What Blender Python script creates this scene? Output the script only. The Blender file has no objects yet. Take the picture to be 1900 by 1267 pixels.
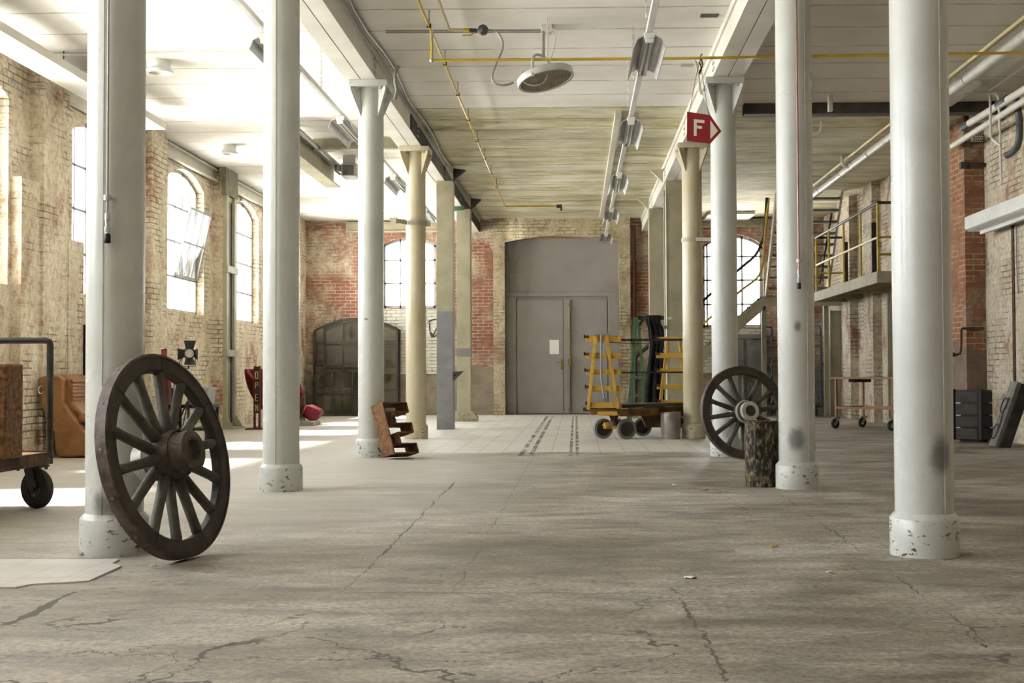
import bpy, bmesh, math, random
from mathutils import Vector, Matrix
random.seed(7)
S = bpy.context.scene
COL = S.collection
V = Vector
pi = math.pi

# ------------------------------------------------------------------ camera
F = 2300.0; W, HH = 1900.0, 1267.0; EYE = 0.95
PPX, PPY = 1022.0, 633.5
yc = V((46.0, -61.5, -F)).normalized()
zc = V((-0.0047, 1.0, 0.0)); zc = (zc - yc * zc.dot(yc)).normalized()
xc = yc.cross(zc)
R_wc = Matrix((xc, yc, zc)).transposed()      # world -> camera
R_cw = R_wc.transposed()
CAM = V((0, 0, EYE))
cd = bpy.data.cameras.new('camera'); cam = bpy.data.objects.new('camera', cd); COL.objects.link(cam)
cd.sensor_width = 36.0; cd.lens = F / W * 36.0
cd.shift_x = (W / 2 - PPX) / W; cd.shift_y = 0.0
cd.clip_start = 0.05; cd.clip_end = 200
cam.matrix_world = Matrix.Translation(CAM) @ R_cw.to_4x4()
S.camera = cam

def ray(px, py):
    return R_cw @ V(((px - PPX) / F, -(py - PPY) / F, -1.0))
def P(px, py, Y):
    d = ray(px, py); return CAM + d * (Y / d.y)
def fl(px, py, z=0.0):
    d = ray(px, py); return CAM + d * ((z - EYE) / d.z)
def PX(px, py, X):
    d = ray(px, py); return CAM + d * (X / d.x)

# ------------------------------------------------------------------ materials
def _mat(name):
    m = bpy.data.materials.new(name); m.use_nodes = True
    nt = m.node_tree; nt.nodes.clear()
    out = nt.nodes.new('ShaderNodeOutputMaterial'); b = nt.nodes.new('ShaderNodeBsdfPrincipled')
    nt.links.new(b.outputs[0], out.inputs[0])
    return m, nt, b
class NB:
    def __init__(s, nt): s.nt = nt
    def n(s, t, **k):
        o = s.nt.nodes.new('ShaderNode' + t)
        for a, v in k.items(): setattr(o, a, v)
        return o
    def put(s, sock, v):
        if v is None: return
        if isinstance(v, bpy.types.NodeSocket): s.nt.links.new(v, sock)
        else: sock.default_value = v
    def m(s, op, a, b=None, c=None, clamp=False):
        o = s.n('Math', operation=op, use_clamp=clamp)
        for i, v in enumerate((a, b, c)): s.put(o.inputs[i], v)
        return o.outputs[0]
    def vm(s, op, a, b=None):
        o = s.n('VectorMath', operation=op); s.put(o.inputs[0], a); s.put(o.inputs[1], b)
        return o.outputs['Value'] if op in ('LENGTH', 'DISTANCE', 'DOT_PRODUCT') else o.outputs[0]
    def pos(s): return s.n('NewGeometry').outputs['Position']
    def obj(s): return s.n('TexCoord').outputs['Object']
    def sep(s, v):
        o = s.n('SeparateXYZ'); s.put(o.inputs[0], v); return o.outputs
    def comb(s, x, y, z):
        o = s.n('CombineXYZ')
        for i, v in enumerate((x, y, z)): s.put(o.inputs[i], v)
        return o.outputs[0]
    def noise(s, vec, scale, detail=4, rough=0.6, dist=0.0, col=False):
        detail = min(detail, 6)
        o = s.n('TexNoise'); s.put(o.inputs['Vector'], vec); o.inputs['Scale'].default_value = scale
        o.inputs['Detail'].default_value = detail; o.inputs['Roughness'].default_value = rough
        o.inputs['Distortion'].default_value = dist
        return o.outputs['Color' if col else 'Fac']
    def ramp(s, f, stops):
        o = s.n('ValToRGB'); s.put(o.inputs[0], f); e = o.color_ramp.elements
        while len(e) < len(stops): e.new(0.5)
        for i, (p, c) in enumerate(stops):
            e[i].position = p; e[i].color = c4(c)
        return o.outputs[0]
    def step(s, f, a, b):
        o = s.n('MapRange', interpolation_type='SMOOTHSTEP'); s.put(o.inputs[0], f)
        o.inputs[1].default_value = a; o.inputs[2].default_value = b
        return o.outputs[0]
    def mix(s, f, a, b, mode='MIX'):
        o = s.n('Mix', data_type='RGBA', blend_type=mode); s.put(o.inputs[0], f)
        s.put(o.inputs[6], c4(a) if isinstance(a, (tuple, float)) else a)
        s.put(o.inputs[7], c4(b) if isinstance(b, (tuple, float)) else b)
        return o.outputs[2]
    def bump(s, h, strength, dist=0.01, nrm=None):
        o = s.n('Bump'); s.put(o.inputs['Height'], h); o.inputs['Strength'].default_value = strength
        o.inputs['Distance'].default_value = dist; s.put(o.inputs['Normal'], nrm)
        return o.outputs[0]
def c4(c):
    if isinstance(c, float): return (c, c, c, 1)
    return tuple(c) if len(c) == 4 else (c[0], c[1], c[2], 1)
def simple(name, c1, c2=None, scale=6.0, rough=0.6, metal=0.0, bump=0.0, bscale=None, lo=0.38, hi=0.65, detail=6, stretch=None, spec=None):
    m, nt, b = _mat(name); q = NB(nt)
    vec = q.pos()
    if stretch: vec = q.vm('MULTIPLY', vec, stretch)
    if c2 is not None:
        f = q.noise(vec, scale, detail)
        q.put(b.inputs['Base Color'], q.ramp(f, [(lo, c1), (hi, c2)]))
    else: b.inputs['Base Color'].default_value = c4(c1)
    b.inputs['Roughness'].default_value = rough; b.inputs['Metallic'].default_value = metal
    if spec is not None: b.inputs['Specular IOR Level'].default_value = spec
    if bump: q.put(b.inputs['Normal'], q.bump(q.noise(vec, bscale or scale * 4, 5), bump, 0.006))
    return m
M = {}
def column_mat(name, base, dirt, chip, spots=()):
    m, nt, b = _mat(name); q = NB(nt); p = q.pos(); x, y, z = q.sep(p)
    f = q.noise(p, 2.2, 6)
    c = q.ramp(f, [(0.35, base), (0.72, dirt)])
    c = q.mix(q.m('MULTIPLY', q.step(q.noise(q.vm('MULTIPLY', p, (9, 9, 2.2)), 1.0, 5), 0.58, 0.72), 0.35), c, dirt)
    low = q.step(z, 0.30, 0.02)
    # chipped paint near the floor, bare brown metal below
    n1 = q.noise(q.vm('MULTIPLY', p, (1, 1, 2.2)), 17.0, 6, 0.65)
    th = q.m('SUBTRACT', n1, q.m('MULTIPLY', low, 0.07))
    chipm = q.m('MULTIPLY', q.step(n1, 0.575, 0.60), q.m('MULTIPLY', q.step(z, 0.24, 0.16), q.step(q.noise(p, 5.0, 3), 0.42, 0.52)))
    chip2 = q.step(q.noise(p, 30.0, 3), 0.755, 0.775)
    c = q.mix(q.m('MAXIMUM', chipm, chip2), c, chip)
    for (cx, cy, cz, r, sz) in spots:
        d = q.vm('MULTIPLY', q.vm('SUBTRACT', p, (cx, cy, cz)), (1, 1, 1.0 / sz))
        d = q.m('ADD', q.vm('LENGTH', d), q.m('MULTIPLY', q.m('SUBTRACT', q.noise(p, 18.0, 4), 0.5), r * 0.5))
        c = q.mix(q.m('MULTIPLY', q.step(d, r, r * 0.3), 0.68), c, (0.05, 0.05, 0.05))
    q.put(b.inputs['Base Color'], c)
    q.put(b.inputs['Roughness'], q.m('ADD', 0.16, q.m('MULTIPLY', f, 0.26)))
    bp = q.bump(q.noise(q.vm('MULTIPLY', p, (1, 1, 0.6)), 22.0, 4), 0.5, 0.004)
    q.put(b.inputs['Normal'], bp)
    return m
def brick_mat(name, a, bcol, mortar, wash, wlo, whi, zcem=None, cem=(0.3, 0.27, 0.22), green=0.0, seed=0.0, zwash=None):
    m, nt, b = _mat(name); q = NB(nt)
    g = q.n('NewGeometry'); p = g.outputs['Position']; nx, ny, nz = q.sep(g.outputs['True Normal'])
    x, y, z = q.sep(p)
    isx = q.m('GREATER_THAN', q.m('ABSOLUTE', nx), 0.5)
    u = q.m('ADD', q.m('MULTIPLY', isx, y), q.m('MULTIPLY', q.m('SUBTRACT', 1.0, isx), x))
    wob = q.m('MULTIPLY', q.m('SUBTRACT', q.noise(p, 2.0, 2), 0.5), 0.02)
    uv = q.comb(u, q.m('ADD', z, wob), 0.0)
    br = q.n('TexBrick'); q.put(br.inputs['Vector'], uv)
    br.inputs['Scale'].default_value = 1.0; br.inputs['Brick Width'].default_value = 0.245
    br.inputs['Row Height'].default_value = 0.081; br.inputs['Mortar Size'].default_value = 0.009
    br.inputs['Mortar Smooth'].default_value = 0.3
    br.inputs['Color1'].default_value = c4(a); br.inputs['Color2'].default_value = c4(bcol); br.inputs['Mortar'].default_value = c4(mortar)
    ps = q.vm('ADD', p, (seed, seed, seed))
    c = q.mix(q.m('MULTIPLY', q.step(q.noise(ps, 9.0, 5), 0.45, 0.7), 0.45), br.outputs['Color'], (a[0] * .5, a[1] * .5, a[2] * .5))
    w1 = q.noise(ps, 1.1, 10, 0.72, 0.4)
    wm = q.step(w1, wlo, whi)
    if zwash is not None:
        wm = q.m('MULTIPLY', wm, q.step(q.m('ADD', z, q.m('MULTIPLY', q.m('SUBTRACT', w1, 0.5), 1.6)), zwash[0], zwash[1]))
    fine = q.step(q.noise(ps, 14.0, 6, 0.7), 0.36, 0.56)
    wm = q.m('MULTIPLY', wm, q.m('ADD', 0.45, q.m('MULTIPLY', fine, 0.55)))
    wcol = q.ramp(q.noise(ps, 2.6, 6), [(0.35, (wash[0] * .72, wash[1] * .70, wash[2] * .62)), (0.65, wash)])
    c = q.mix(wm, c, wcol)
    # open joints stay dark through the wash in places
    jm = q.m('MULTIPLY', br.outputs['Fac'], q.step(q.noise(ps, 1.7, 4), 0.46, 0.60))
    c = q.mix(q.m('MULTIPLY', jm, 0.75), c, (0.07, 0.055, 0.04))
    if green:
        c = q.mix(q.m('MULTIPLY', q.step(q.noise(ps, 0.8, 5), 0.56, 0.72), green), c, (0.30, 0.30, 0.14))
    cm = None
    if zcem is not None:
        zz = q.m('ADD', z, q.m('MULTIPLY', q.m('SUBTRACT', q.noise(ps, 1.3, 6), 0.5), 1.0))
        cm = q.step(zz, zcem + 0.08, zcem - 0.04)
        cc = q.ramp(q.noise(ps, 3.0, 7), [(0.35, (cem[0] * .62, cem[1] * .6, cem[2] * .56)), (0.65, cem)])
        c = q.mix(q.m('MULTIPLY', cm, 0.9), c, cc)
    q.put(b.inputs['Base Color'], c); b.inputs['Roughness'].default_value = 0.9
    h = q.m('SUBTRACT', 1.0, q.m('MULTIPLY', br.outputs['Fac'], 0.7))
    h = q.m('ADD', h, q.m('MULTIPLY', q.noise(ps, 30.0, 3), 0.5))
    q.put(b.inputs['Normal'], q.bump(h, 0.7, 0.015))
    return m

def floor_mat(segs, tracks):
    m, nt, b = _mat('floor_concrete'); q = NB(nt); p = q.pos(); x, y, z = q.sep(p)
    big = q.noise(q.vm('MULTIPLY', p, (0.55, 0.85, 1)), 1.0, 8, 0.62, 0.6)
    mid = q.noise(q.vm('MULTIPLY', p, (1.3, 3.2, 1)), 1.6, 8, 0.68, 0.3)
    fine = q.noise(p, 38.0, 9, 0.8)
    c = q.ramp(big, [(0.30, (0.13, 0.112, 0.085)), (0.44, (0.26, 0.232, 0.19)), (0.58, (0.37, 0.345, 0.30)), (0.76, (0.50, 0.48, 0.44))])
    c = q.mix(0.9, c, q.ramp(mid, [(0.30, (0.18, 0.18, 0.18)), (0.50, (0.50, 0.50, 0.50)), (0.70, (0.78, 0.78, 0.78))]), 'OVERLAY')
    c = q.mix(0.7, c, q.ramp(fine, [(0.36, (0.15, 0.15, 0.15)), (0.64, (0.80, 0.80, 0.80))]), 'OVERLAY')
    c = q.mix(1.0, c, (0.95, 0.93, 0.90), 'MULTIPLY')
    # paler left bay: brightness from the windows put into the colour; browner right side
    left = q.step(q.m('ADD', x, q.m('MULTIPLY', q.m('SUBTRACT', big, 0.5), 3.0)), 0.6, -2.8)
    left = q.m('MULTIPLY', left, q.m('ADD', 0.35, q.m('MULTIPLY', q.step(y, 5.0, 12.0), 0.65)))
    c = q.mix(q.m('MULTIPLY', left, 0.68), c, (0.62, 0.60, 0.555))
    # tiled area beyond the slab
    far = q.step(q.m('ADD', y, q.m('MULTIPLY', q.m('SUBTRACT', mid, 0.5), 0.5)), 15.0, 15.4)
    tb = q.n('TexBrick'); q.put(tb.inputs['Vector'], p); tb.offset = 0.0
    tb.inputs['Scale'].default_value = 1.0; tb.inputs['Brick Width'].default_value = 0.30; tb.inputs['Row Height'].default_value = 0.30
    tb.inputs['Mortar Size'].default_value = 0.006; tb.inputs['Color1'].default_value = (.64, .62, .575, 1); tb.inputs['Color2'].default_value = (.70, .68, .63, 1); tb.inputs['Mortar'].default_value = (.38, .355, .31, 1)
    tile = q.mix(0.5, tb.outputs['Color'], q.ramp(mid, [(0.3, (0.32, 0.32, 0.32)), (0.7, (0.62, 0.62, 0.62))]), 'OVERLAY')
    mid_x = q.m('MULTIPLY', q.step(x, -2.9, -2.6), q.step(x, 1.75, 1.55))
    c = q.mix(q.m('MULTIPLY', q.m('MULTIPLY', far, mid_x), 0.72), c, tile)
    # network of cracks
    dv = q.vm('ADD', p, q.vm('MULTIPLY', q.vm('SUBTRACT', q.noise(p, 1.6, 5, 0.65, 0, True), (0.5, 0.5, 0.5)), (0.9, 0.9, 0)))
    dv2 = q.vm('MULTIPLY', dv, (0.85, 1.25, 0))
    vo = q.n('TexVoronoi', feature='DISTANCE_TO_EDGE'); q.put(vo.inputs['Vector'], dv2); vo.inputs['Scale'].default_value = 1.0
    gate = q.step(q.noise(p, 0.9, 3), 0.42, 0.52)
    near = q.step(y, 6.3, 4.6)
    wv = q.m('ADD', 0.004, q.m('MULTIPLY', q.step(q.noise(p, 3.0, 3), 0.42, 0.72), 0.013))
    ck = q.m('MULTIPLY', q.m('LESS_THAN', vo.outputs['Distance'], wv), q.m('MULTIPLY', gate, q.m('ADD', 0.0, near)))
    # authored joints
    tot = ck
    wnz = q.m('ADD', 0.25, q.m('MULTIPLY', q.step(q.noise(p, 2.3, 4), 0.35, 0.7), 1.6))
    wob = q.vm('MULTIPLY', q.vm('SUBTRACT', q.noise(p, 3.5, 6, 0.7, 0, True), (0.5, 0.5, 0.5)), (1, 1, 0))
    for (ax, ay, bx, by, w, jit) in segs:
        A = V((ax, ay, 0)); B = V((bx, by, 0)); d = B - A; L = d.length; d /= L
        pp = q.vm('ADD', p, q.vm('MULTIPLY', wob, (jit, jit, 0)))
        r = q.vm('SUBTRACT', pp, tuple(A))
        t = q.vm('DOT_PRODUCT', r, tuple(d)); s_ = q.vm('DOT_PRODUCT', r, (-d.y, d.x, 0))
        ins = q.m('MULTIPLY', q.m('GREATER_THAN', t, 0.0), q.m('LESS_THAN', t, L))
        wn = q.m('MULTIPLY', w * 0.55, wnz)
        tot = q.m('MAXIMUM', tot, q.m('MULTIPLY', ins, q.m('LESS_THAN', q.m('ABSOLUTE', s_), wn)))
    pit = q.m('MULTIPLY', q.step(q.noise(q.vm('MULTIPLY', p, (1, 1.8, 1)), 8.0, 9, 0.78), 0.53, 0.64), q.m('MULTIPLY', q.step(q.noise(p, 1.1, 4), 0.44, 0.58), q.step(y, 7.6, 5.6)))
    c = q.mix(q.m('MULTIPLY', pit, 0.72), c, (0.10, 0.085, 0.065))
    for (x0, w) in tracks:
        d = q.m('ABSOLUTE', q.m('SUBTRACT', x, x0))
        band = q.m('MULTIPLY', q.m('MULTIPLY', q.m('LESS_THAN', d, w), q.m('GREATER_THAN', d, w * 0.35)), q.m('MULTIPLY', q.m('GREATER_THAN', y, 14.6), q.m('LESS_THAN', y, 28.4)))
        tot = q.m('MAXIMUM', tot, q.m('MULTIPLY', band, q.step(q.noise(q.vm('MULTIPLY', p, (4, 1.2, 1)), 2.0, 5), 0.36, 0.56)))
    c = q.mix(q.m('MULTIPLY', tot, 0.85), c, (0.055, 0.045, 0.035))
    q.put(b.inputs['Base Color'], c)
    q.put(b.inputs['Roughness'], q.m('ADD', 0.42, q.m('MULTIPLY', mid, 0.38)))
    h = q.m('ADD', q.m('MULTIPLY', fine, 0.22), q.m('MULTIPLY', mid, 0.55))
    q.put(b.inputs['Normal'], q.bump(h, 0.55, 0.02))
    return m

def ceiling_mat():
    m, nt, b = _mat('ceiling_boarded_concrete'); q = NB(nt); p = q.pos(); x, y, z = q.sep(p)
    yy = q.m('ADD', y, q.m('MULTIPLY', q.m('SUBTRACT', q.noise(p, 0.6, 3), 0.5), 0.10))
    k = q.m('DIVIDE', q.m('SUBTRACT', yy, 17.2), 0.78)
    fr = q.m('FRACT', k); idx = q.m('FLOOR', k)
    edge = q.m('MINIMUM', fr, q.m('SUBTRACT', 1.0, fr))
    nz = q.noise(q.vm('MULTIPLY', p, (0.8, 3, 1)), 3.0, 7, 0.7)
    line = q.m('MULTIPLY', q.step(edge, 0.04, 0.012), q.step(nz, 0.36, 0.52))
    wn = q.n('TexWhiteNoise', noise_dimensions='1D'); q.put(wn.inputs['W'], idx)
    white = q.ramp(q.noise(p, 1.2, 7), [(0.3, (0.72, 0.69, 0.62)), (0.6, (0.82, 0.80, 0.75))])
    stain = q.ramp(q.noise(q.vm('MULTIPLY', p, (0.8, 1.8, 1)), 1.2, 9, 0.72), [(0.30, (0.20, 0.18, 0.075)), (0.44, (0.46, 0.42, 0.235)), (0.60, (0.68, 0.64, 0.49))])
    zone = q.m('MULTIPLY', q.m('GREATER_THAN', y, 17.2), q.m('GREATER_THAN', x, -2.42))
    far = q.step(y, 29.0, 20.0)
    old = q.mix(q.m('MULTIPLY', q.m('SUBTRACT', wn.outputs['Value'], 0.3), 0.5), stain, (0.72, 0.69, 0.60))
    right = q.m('GREATER_THAN', x, 1.8)
    cwh = q.mix(q.m('MULTIPLY', right, 0.55), white, (0.52, 0.47, 0.38))  # right aisle's dimmer light put into the colour as a tan tint
    c = q.mix(zone, cwh, old)
    flake = q.m('MULTIPLY', q.step(q.noise(q.vm('MULTIPLY', p, (0.7, 2.0, 1)), 6.0, 7, 0.75), 0.63, 0.68), q.step(edge, 0.25, 0.05))
    c = q.mix(q.m('MULTIPLY', flake, 0.6), c, (0.30, 0.26, 0.19))
    c = q.mix(q.m('MULTIPLY', line, q.m('ADD', 0.5, q.m('MULTIPLY', zone, 0.35))), c, (0.16, 0.14, 0.09))
    q.put(b.inputs['Base Color'], c); b.inputs['Roughness'].default_value = 0.85
    h = q.m('ADD', q.m('MULTIPLY', q.m('SUBTRACT', 1.0, q.step(edge, 0.06, 0.01)), 0.7), q.m('MULTIPLY', nz, 0.5))
    h = q.m('ADD', h, q.m('MULTIPLY', wn.outputs['Value'], 0.4))
    q.put(b.inputs['Normal'], q.bump(h, 0.6, 0.015))
    return m

def glass_mat(name, tint, clear=0.9, haze=0.0):
    m = bpy.data.materials.new(name); m.use_nodes = True; nt = m.node_tree; nt.nodes.clear(); q = NB(nt)
    out = q.n('OutputMaterial'); t = q.n('BsdfTransparent'); g = q.n('BsdfGlossy'); d = q.n('BsdfDiffuse')
    t.inputs[0].default_value = c4(tint); g.inputs['Roughness'].default_value = 0.08
    d.inputs[0].default_value = (0.42, 0.40, 0.33, 1)
    fr = q.n('Fresnel'); fr.inputs[0].default_value = 1.45
    a = q.n('MixShader'); q.put(a.inputs[0], q.m('MULTIPLY', fr.outputs[0], 0.8)); q.put(a.inputs[1], t.outputs[0]); q.put(a.inputs[2], g.outputs[0])
    if haze:
        h = q.n('MixShader'); q.put(h.inputs[0], q.m('MULTIPLY', q.step(q.noise(q.pos(), 2.0, 6), 0.2, 0.8), haze)); q.put(h.inputs[1], a.outputs[0]); q.put(h.inputs[2], d.outputs[0]); a = h
    q.put(out.inputs[0], a.outputs[0])
    return m

# ------------------------------------------------------------------ mesh builder
WL = {}
class MB:
    def __init__(s): s.v = []; s.f = []; s.M = None; s.sm = []
    def add(s, vs, fs, smooth=False):
        o = len(s.v)
        for p in vs:
            p = V(p); s.v.append(s.M @ p if s.M is not None else p)
        for f in fs: s.f.append([o + i for i in f]); s.sm.append(smooth)
        return s
    def bx(s, x0, x1, y0, y1, z0, z1):
        vs = [(x, y, z) for z in (z0, z1) for y in (y0, y1) for x in (x0, x1)]
        return s.add(vs, [(0, 2, 3, 1), (4, 5, 7, 6), (0, 1, 5, 4), (2, 6, 7, 3), (0, 4, 6, 2), (1, 3, 7, 5)])
    def bar(s, a, b, w, h, up=(0, 0, 1)):
        a, b = V(a), V(b); d = (b - a).normalized(); up = V(up)
        if abs(d.dot(up)) > 0.98: up = V((0, 1, 0))
        r = d.cross(up).normalized() * (w / 2); u = r.cross(d).normalized() * (h / 2)
        vs = [p + i * r + j * u for p in (a, b) for i, j in ((-1, -1), (1, -1), (1, 1), (-1, 1))]
        return s.add(vs, [(3, 2, 1, 0), (4, 5, 6, 7), (0, 1, 5, 4), (1, 2, 6, 5), (2, 3, 7, 6), (3, 0, 4, 7)])
    def cyl(s, a, b, r0, r1=None, n=16, cap=True):
        r1 = r0 if r1 is None else r1
        return s.tube([a, b], r0, n, radii=[r0, r1], cap=cap)
    def tube(s, pts, r, n=8, radii=None, cap=True, closed=False, smooth_path=0):
        pts = [V(p) for p in pts]
        if smooth_path: pts = cat(pts, smooth_path)
        if radii is None or len(radii) != len(pts): radii = [r] * len(pts)
        m = len(pts); rings = []; prev = None
        for i in range(m):
            if closed: t = pts[(i + 1) % m] - pts[i - 1]
            else: t = pts[min(i + 1, m - 1)] - pts[max(i - 1, 0)]
            t.normalize()
            if prev is None:
                u = t.cross(V((0, 0, 1)))
                if u.length < 0.05: u = t.cross(V((0, 1, 0)))
            else: u = prev - t * prev.dot(t)
            u.normalize(); prev = u; w = t.cross(u)
            rings.append([pts[i] + (u * math.cos(2 * pi * k / n) + w * math.sin(2 * pi * k / n)) * radii[i] for k in range(n)])
        vs = [p for r_ in rings for p in r_]; fs = []
        for i in range(m if closed else m - 1):
            j = (i + 1) % m
            for k in range(n):
                fs.append((i * n + k, i * n + (k + 1) % n, j * n + (k + 1) % n, j * n + k))
        s.add(vs, fs, True)
        if cap and not closed:
            o = len(s.v) - len(vs)
            s.f.append([o + k for k in range(n)][::-1]); s.sm.append(False)
            s.f.append([o + (m - 1) * n + k for k in range(n)]); s.sm.append(False)
        return s
    def lathe(s, prof, o=(0, 0, 0), axis=(0, 0, 1), n=32, closed=False, ref=None):
        o = V(o); ax = V(axis).normalized(); u = ax.cross(V(ref) if ref else V((0.3, 0.9, 0.1)))
        if u.length < 0.05: u = ax.cross(V((1, 0, 0)))
        u.normalize(); w = ax.cross(u); vs = []
        for (r, h) in prof:
            for k in range(n):
                a = 2 * pi * k / n
                vs.append(o + ax * h + (u * math.cos(a) + w * math.sin(a)) * r)
        fs = []; m = len(prof)
        for i in range(m if closed else m - 1):
            j = (i + 1) % m
            for k in range(n): fs.append((i * n + k, i * n + (k + 1) % n, j * n + (k + 1) % n, j * n + k))
        s.add(vs, fs, True)
        if not closed:
            ob = len(s.v) - len(vs)
            if prof[0][0] > 1e-4: s.f.append([ob + k for k in range(n)][::-1]); s.sm.append(False)
            if prof[-1][0] > 1e-4: s.f.append([ob + (m - 1) * n + k for k in range(n)]); s.sm.append(False)
        return s
    def prism(s, poly, vec):
        poly = [V(p) for p in poly]; vec = V(vec); n = len(poly)
        vs = poly + [p + vec for p in poly]
        fs = [tuple(range(n)), tuple(range(2 * n - 1, n - 1, -1))]
        for k in range(n): fs.append((k, k + n, (k + 1) % n + n, (k + 1) % n))
        return s.add(vs, fs)
    def sphere(s, c, r, sx=1, sy=1, sz=1, n=16, m=10):
        c = V(c); vs = []; fs = []
        for i in range(m + 1):
            t = pi * i / m
            for k in range(n):
                a = 2 * pi * k / n
                vs.append(c + V((r * sx * math.sin(t) * math.cos(a), r * sy * math.sin(t) * math.sin(a), r * sz * math.cos(t))))
        for i in range(m):
            for k in range(n): fs.append((i * n + k, (i + 1) * n + k, (i + 1) * n + (k + 1) % n, i * n + (k + 1) % n))
        return s.add(vs, fs, True)
    def pxbox(s, x0, y0, x1, y1, Y, dep):
        a = P(x0, y0, Y); b = P(x1, y1, Y)
        return s.bx(min(a.x, b.x), max(a.x, b.x), Y, Y + dep, min(a.z, b.z), max(a.z, b.z))
    def pxprism(s, pts, Y, dep):
        return s.prism([P(x, y, Y) for x, y in pts], (0, dep, 0))
    def build(s, name, mat, parent=None, bevel=0.0, seg=2, smooth_all=False, subsurf=0, ang=40, loc=None):
        me = bpy.data.meshes.new(name)
        lo = V([min(p[i] for p in s.v) for i in range(3)]); hi = V([max(p[i] for p in s.v) for i in range(3)])
        org = V(loc) if loc is not None else V(((lo.x + hi.x) / 2, (lo.y + hi.y) / 2, lo.z))
        if parent is not None and loc is None: org = (lo + hi) / 2
        me.from_pydata([tuple(p - org) for p in s.v], [], s.f)
        me.polygons.foreach_set('use_smooth', [True if (smooth_all or f) else False for f in s.sm])
        bm = bmesh.new(); bm.from_mesh(me)
        bmesh.ops.remove_doubles(bm, verts=bm.verts, dist=1e-6)
        bmesh.ops.recalc_face_normals(bm, faces=bm.faces); bm.to_mesh(me); bm.free()
        me.set_sharp_from_angle(angle=math.radians(ang))
        me.materials.append(mat)
        o = bpy.data.objects.new(name, me); COL.objects.link(o)
        WL[o.name] = org
        if parent is not None:
            o.parent = parent; o.location = org - WL[parent.name]
        else: o.location = org
        if bevel:
            bv = o.modifiers.new('bevel', 'BEVEL'); bv.width = bevel; bv.segments = seg; bv.limit_method = 'ANGLE'; bv.angle_limit = math.radians(35)
        if subsurf:
            ss = o.modifiers.new('sub', 'SUBSURF'); ss.levels = subsurf; ss.render_levels = subsurf
        return o
def cat(pts, n):
    out = []; m = len(pts)
    for i in range(m - 1):
        p0 = pts[max(i - 1, 0)]; p1 = pts[i]; p2 = pts[i + 1]; p3 = pts[min(i + 2, m - 1)]
        for k in range(n):
            t = k / n
            out.append(0.5 * ((2 * p1) + (p2 - p0) * t + (2 * p0 - 5 * p1 + 4 * p2 - p3) * t * t + (3 * p1 - p0 - 3 * p2 + p3) * t ** 3))
    out.append(pts[-1]); return out
def tag(o, label=None, cat_=None, group=None, kind=None):
    if label: o['label'] = label
    if cat_: o['category'] = cat_
    if group: o['group'] = group
    if kind: o['kind'] = kind
    return o
def struct(o, label=None, cat_=None): return tag(o, label, cat_, None, 'structure')
def thing(name, label, cat_, loc, group=None):
    o = bpy.data.objects.new(name, None); COL.objects.link(o); o.location = V(loc); o.empty_display_size = 0.1
    WL[o.name] = V(loc); return tag(o, label, cat_, group)
SKY = 18.0; LOW_GLOW = 16.0; SUN = 85.0; EXPO = 0.65
# ------------------------------------------------------------------ layout
CEIL = 4.68; XL = -6.47; XR = 5.93; YB = 29.6; YF = -3.2
def base_xy(px, py, r):
    p = fl(px, py); return (P(px, py, p.y + r).x, p.y + r)
COLS = [  # px, front-base py
    ('L', 212, 1035.5), ('L', 521.5, 913), ('L', 688.5, 850), ('L', 772, 815),
    ('R', 1716, 1037.5), ('R', 1479.5, 909), ('R', 1346.5, 848), ('R', 1287, 814)]
CX = [base_xy(px, py, 0.178) for _, px, py in COLS]
def spot(i, px, py, r, sz=1.5):
    x, y = CX[i]; p = P(px, py, y - 0.14); return (p.x, p.y, p.z, r, sz)
SPOTS = (spot(0, 253, 312, .05), spot(0, 190, 938, .07), spot(0, 215, 945, .06), spot(5, 1480, 606, .045), spot(4, 1746, 845, .085, 1.6),
         spot(2, 680, 592, .035, .6), spot(5, 1478, 815, .10, 1.3), spot(3, 767, 805, .03))
GREY = (0.60, 0.62, 0.60); 
M['col_white'] = column_mat('white_column_paint', (0.60, 0.62, 0.595), (0.50, 0.515, 0.48), (0.10, 0.065, 0.045), SPOTS)
M['col_cream'] = column_mat('cream_column_paint', (0.58, 0.53, 0.39), (0.46, 0.40, 0.25), (0.10, 0.08, 0.05), SPOTS[-1:])
M['khaki'] = simple('khaki_post_paint', (0.46, 0.43, 0.31), (0.36, 0.33, 0.22), 3.0, 0.55, bump=0.15)
M['greysteel'] = simple('bare_grey_steel', (0.22, 0.225, 0.235), (0.30, 0.30, 0.31), 3.0, 0.5, bump=0.1)
M['beam'] = simple('white_beam_paint', (0.62, 0.595, 0.53), (0.70, 0.68, 0.62), 2.0, 0.6, bump=0.12)
M['beam_dark'] = simple('dark_unpainted_steel', (0.055, 0.05, 0.042), (0.10, 0.09, 0.07), 5.0, 0.7)
M['beam_khaki'] = simple('khaki_steel', (0.34, 0.31, 0.22), (0.44, 0.41, 0.30), 4.0, 0.6)
M['darkiron'] = simple('dark_iron', (0.025, 0.022, 0.02), (0.06, 0.05, 0.042), 9.0, 0.55, bump=0.2)
M['tyre'] = simple('rusted_iron_tyre', (0.045, 0.031, 0.023), (0.115, 0.082, 0.064), 20.0, 0.55, 0.15, bump=0.35, detail=8)
M['oldwood'] = simple('old_green_grey_wood', (0.045, 0.042, 0.032), (0.105, 0.10, 0.075), 7.0, 0.6, bump=0.45, bscale=40, detail=8)
M['oldwood_dark'] = simple('dark_wheel_wood', (0.022, 0.018, 0.013), (0.06, 0.048, 0.032), 9.0, 0.6, bump=0.5, bscale=40, detail=8)
M['felloe_green'] = simple('green_worn_rim_wood', (0.03, 0.036, 0.032), (0.075, 0.055, 0.03), 11.0, 0.6, bump=0.5, bscale=40, detail=8)
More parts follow.
